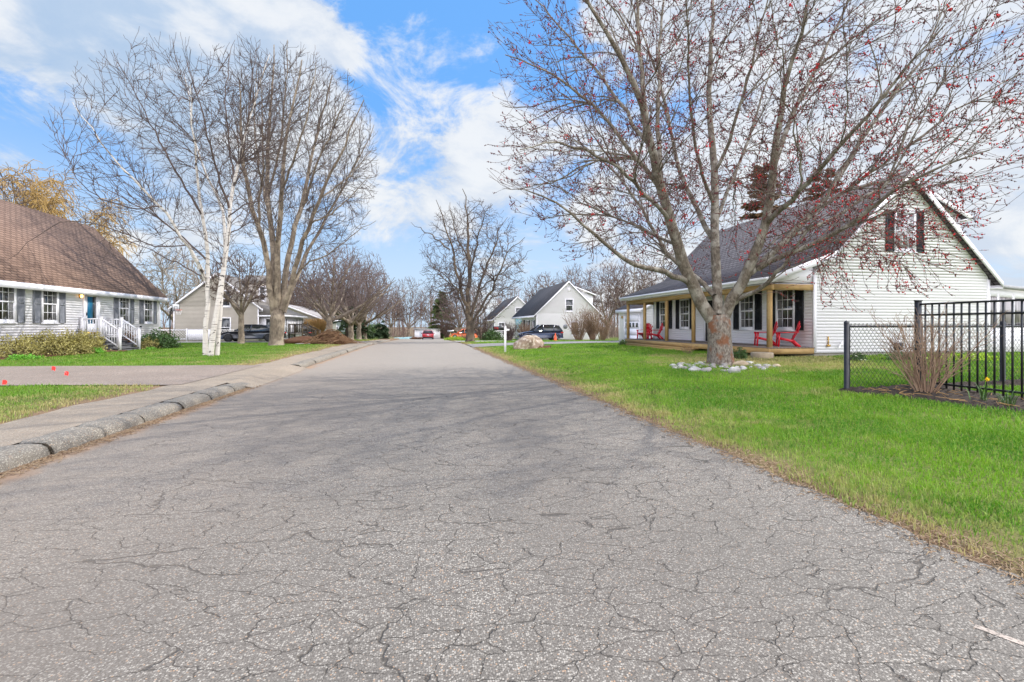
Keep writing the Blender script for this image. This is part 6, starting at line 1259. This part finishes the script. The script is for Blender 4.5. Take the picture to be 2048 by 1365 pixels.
p = ray(985, 684, 56); r, b = SHR('dark evergreen bush at the left corner of the farther white house', p[0], p[1]); leafy(r, b, 1.2, .9, 1.3, 1200, .22, rng, 'leaf_dark')
p = ray(910, 681, 62); r, b = SHR('lime green groundcover mound left of the dark-barked tree', p[0], p[1], 'groundcover', 'plants'); leafy(r, b, 1.5, .6, .45, 1300, .12, rng, 'leaf_lime')
for (px, zc, w, h, lab) in ((745, 78, 1.8, 2.4, 'dark green rounded evergreen beyond the row of street trees'), (712, 70, 2.2, 2.2, 'dark evergreen bush behind the street tree trunks')):
    p = ray(px, 680, zc); r, b = SHR(lab, p[0], p[1]); leafy(r, b, w, 1.2, h, 2200, .26, rng, 'leaf_dark')
# ornamental grasses by the annex
for (px, zc, h, sp, n, lab) in ((614, 62, 2.9, .7, 520, 'tall straw-coloured ornamental grass clump left of the leaning stems'), (638, 60, 2.9, .4, 420, 'straw-coloured dried stems in front of the grey garage')):
    p = ray(px, 682, zc); r, b = SHR(lab, p[0], p[1], 'ornamental_grass', 'ornamental grass'); rr_ = np.random.default_rng(px); b = np.array(b); a_ = rr_.uniform(0, 6.28, n); q = rr_.uniform(0, 1, n)**.5*sp
    D = np.stack([np.cos(a_)*q, np.sin(a_)*q, np.ones(n)], -1); P = np.zeros((n, 6, 3)); P[:, 0] = b+rr_.normal(0, .12, (n, 3))*[1, 1, 0]; H_ = h*rr_.uniform(.7, 1.05, n)
    for k in range(5): P[:, k+1] = P[:, k]+D*(H_/5)[:, None]; D[:, :2] *= 1.15; D[:, 2] -= .06
    MB().tubes(P, np.linspace(.014, .02, 6)[None]*np.ones((n, 1)), 3).build('fronds', 'straw', r)
# brush and bark heaps
rr_ = np.random.default_rng(15); p = ray(662, 690, 34.2); BP = thing('brush_pile', 'heap of cut brown branches on the lawn by the sidewalk', 'brush pile', (p[0], p[1], gz(p[0], p[1]))); n = 520; b = np.array([p[0], p[1], gz(p[0], p[1])])
cx = rr_.normal(0, .65, n); cy = rr_.normal(0, .42, n); top = .98*np.exp(-(cx/1.0)**2-(cy/.8)**2); cz = rr_.uniform(0, 1, n)**.7*top+.03; a_ = rr_.normal(0, .45, n); ln = rr_.uniform(.5, 1.4, n); t_ = np.linspace(-1, 1, 6)[None]
P = np.stack([b[0]+cx[:, None]+np.cos(a_)[:, None]*t_*ln[:, None]*.6, b[1]+cy[:, None]+np.sin(a_)[:, None]*t_*ln[:, None]*.6, b[2]+np.maximum(.015, cz[:, None]+rr_.uniform(-.05, .22, n)[:, None]*(1-t_**2)-.16*np.abs(t_)**2*cz[:, None]*3)], -1)+rr_.normal(0, .012, (n, 6, 3))
MB().tubes(P, np.linspace(.022, .008, 6)[None]*rr_.uniform(.5, 1.3, n)[:, None], 4).build('branches', 'brush', BP, True)
rock((b[0], b[1], b[2]), (.95, .6, .62), 1, 4, MB(), 2, .3).build('core', 'brown_heap', BP, True)
p = ray(597, 690, 35); o = rock((p[0], p[1], gz(p[0], p[1])), (1.35, .8, .36), 1, 6, MB(), 3, .35); rr_ = np.random.default_rng(2); n = 160
BK = thing('mulch_heap', 'low reddish-brown heap of bark and twigs between the tall tree and the brush pile', 'mulch heap', (p[0], p[1], gz(p[0], p[1]))); o.build('heap', 'brown_heap', BK, True)
cx = rr_.normal(0, .6, n); cy = rr_.normal(0, .35, n); cz = gz(p[0], p[1])+.30*np.exp(-(cx/1.1)**2-(cy/.8)**2)+.06; a_ = rr_.uniform(0, 3.1, n); t_ = np.linspace(-1, 1, 4)[None]; P = np.stack([p[0]+cx[:, None]+np.cos(a_)[:, None]*t_*.3, p[1]+cy[:, None]+np.sin(a_)[:, None]*t_*.3, cz[:, None]+.05*(1-t_**2)], -1); MB().tubes(P, np.full((n, 4), .010), 3).build('twigs', 'brush', BK)
p = ray(606, 691, 33.2); MB().box(-.45, .45, -.25, .25, 0, .06).build('stone_slab', 'stone_pale').location = (p[0], p[1], gz(p[0], p[1])); tag(bpy.data.objects['stone_slab'], 'flat pale grey slab lying on the grass before the bark heap', 'slab')

# ------------------------------------------------------------------ fences
CF = thing('chain_link_fence', 'low black chain-link fence running right across the lawn', 'fence', (8.05, 7.9, gz(8.05, 7.9)))
fz = gz(9, 7.9); top = fz+1.24; x0_, x1_ = 8.05, 15.5
for x in (8.05, 11.85, 15.5): s = MB(); s.cyl((x, 7.9, fz-.2), .045, 1.5, 14); s.lathe([(.048, 0), (.045, .03), (.0, .055)], (x, 7.9, fz+1.3), 14); s.build('post', 'black_metal', CF, True)
MB().tubes([(x0_, 7.9, top), (x1_, 7.9, top)], [.021, .021], 8).build('top_rail', 'black_metal', CF, True); MB().tubes([(x0_+.07, 7.9, fz+.03), (x0_+.07, 7.9, top)], [.010, .010], 5).build('tension_bar', 'black_metal', CF)
s = MB(); sp = .092; hh_ = 1.26; rise = 1.25; segs = []
u = x0_-hh_/rise
while u < x1_:
    for sg in (1, -1):
        ax, az, bx2, bz = u, 0.0, u+hh_/rise, hh_
        if sg < 0: az, bz = hh_, 0.0
        t0 = max(0, (x0_+.05-ax)/(bx2-ax)); t1 = min(1, (x1_-.05-ax)/(bx2-ax))
        if t1 > t0: segs.append([(ax+(bx2-ax)*t0, 7.9+sg*.004, fz+.03+az+(bz-az)*t0), (ax+(bx2-ax)*t1, 7.9+sg*.004, fz+.03+az+(bz-az)*t1)])
    u += sp
s.tubes(np.array(segs), np.full((len(segs), 2), .0033), 4)
k = []; u = x0_+.1
while u < x1_: k.append([(u-.02, 7.9, top+.01), (u-.012, 7.9, top+.05), (u+.012, 7.9, top+.055), (u+.024, 7.9, top+.012)]); u += sp
s.tubes(np.array(k), np.full((len(k), 4), .0035), 4); s.build('mesh', 'black_metal', CF)
PF = thing('picket_fence', 'tall black metal picket fence at the right edge above the mulch bed', 'fence', (9.6, 7.8, gz(9.6, 7.8)))
gz0 = gz(9.6, 7.0); X_ = 9.6
for y in (7.8, 5.35): s = MB(); s.box(X_-.04, X_+.04, y-.04, y+.04, gz0-.2, gz0+1.72); s.box(X_-.048, X_+.048, y-.048, y+.048, gz0+1.72, gz0+1.745); s.build('post', 'black_metal', PF)
for zz in (gz0+1.66, gz0+1.45, gz0+.14): s = MB(); s.box(X_-.017, X_+.017, 4.2, 7.76, zz-.018, zz+.018); s.build('rail', 'black_metal', PF)
y = 7.66
while y > 4.3:
    s = MB(); s.box(X_-.011, X_+.011, y-.011, y+.011, gz0+.02, gz0+1.655); s.build('picket', 'black_metal', PF); y -= .127
# litter of dead stalks in the bed
rr_ = np.random.default_rng(8); n = 110; x = rr_.uniform(7.9, 9.5, n); y = rr_.uniform(4.6, 7.8, n); kk = inpoly(x, y, BED_R); x = x[kk]; y = y[kk]; n = len(x); a_ = rr_.uniform(0, 3.14, n); z = terr(x, y)+.06; l_ = rr_.uniform(.04, .14, n)
P = np.stack([np.stack([x-np.cos(a_)*l_, y-np.sin(a_)*l_, z], -1), np.stack([x, y, z+.015], -1), np.stack([x+np.cos(a_)*l_, y+np.sin(a_)*l_, z+rr_.uniform(0, .04, n)], -1)], 1)
tag(MB().tubes(P, np.full((n, 3), .004), 3).build('dead_stalks', 'straw'), 'scattered dry stalks on the dark mulch bed', 'dead stalks', kind='stuff')
# low debris along the kerb foot
n = 1500; y = rr_.uniform(2, 12.4, n); x = -4.06+np.abs(rr_.normal(0, .09, n)); a_ = rr_.uniform(0, 6.28, n); z = np.full(n, .012); l_ = rr_.uniform(.01, .05, n)
P = np.stack([np.stack([x-np.cos(a_)*l_, y-np.sin(a_)*l_, z], -1), np.stack([x, y, z+rr_.uniform(0, .02, n)], -1), np.stack([x+np.cos(a_)*l_, y+np.sin(a_)*l_, z], -1)], 1)
tag(MB().tubes(P, np.full((n, 3), .004), 3).build('kerb_debris', 'litter'), 'dead leaves and pine litter gathered along the foot of the kerb', 'litter', kind='stuff')
n = 9000; y = rr_.uniform(1.5, 30, n)**1.0; x = redge(y)+rr_.normal(.06, .13, n); kk = x > redge(y)-.22; x = x[kk]; y = y[kk]; n = len(x); a_ = rr_.uniform(0, 6.28, n); z = np.where(x < redge(y), .034, terr(x, y)+.012); l_ = rr_.uniform(.008, .035, n)
P = np.stack([np.stack([x-np.cos(a_)*l_, y-np.sin(a_)*l_, z], -1), np.stack([x, y, z+rr_.uniform(0, .018, n)], -1), np.stack([x+np.cos(a_)*l_, y+np.sin(a_)*l_, z], -1)], 1)
tag(MB().tubes(P, np.full((n, 3), .0035), 3).build('verge_litter', 'litter'), 'dry brown litter and dead grass along the right edge of the road', 'litter', kind='stuff')
print('objects', len(bpy.data.objects))
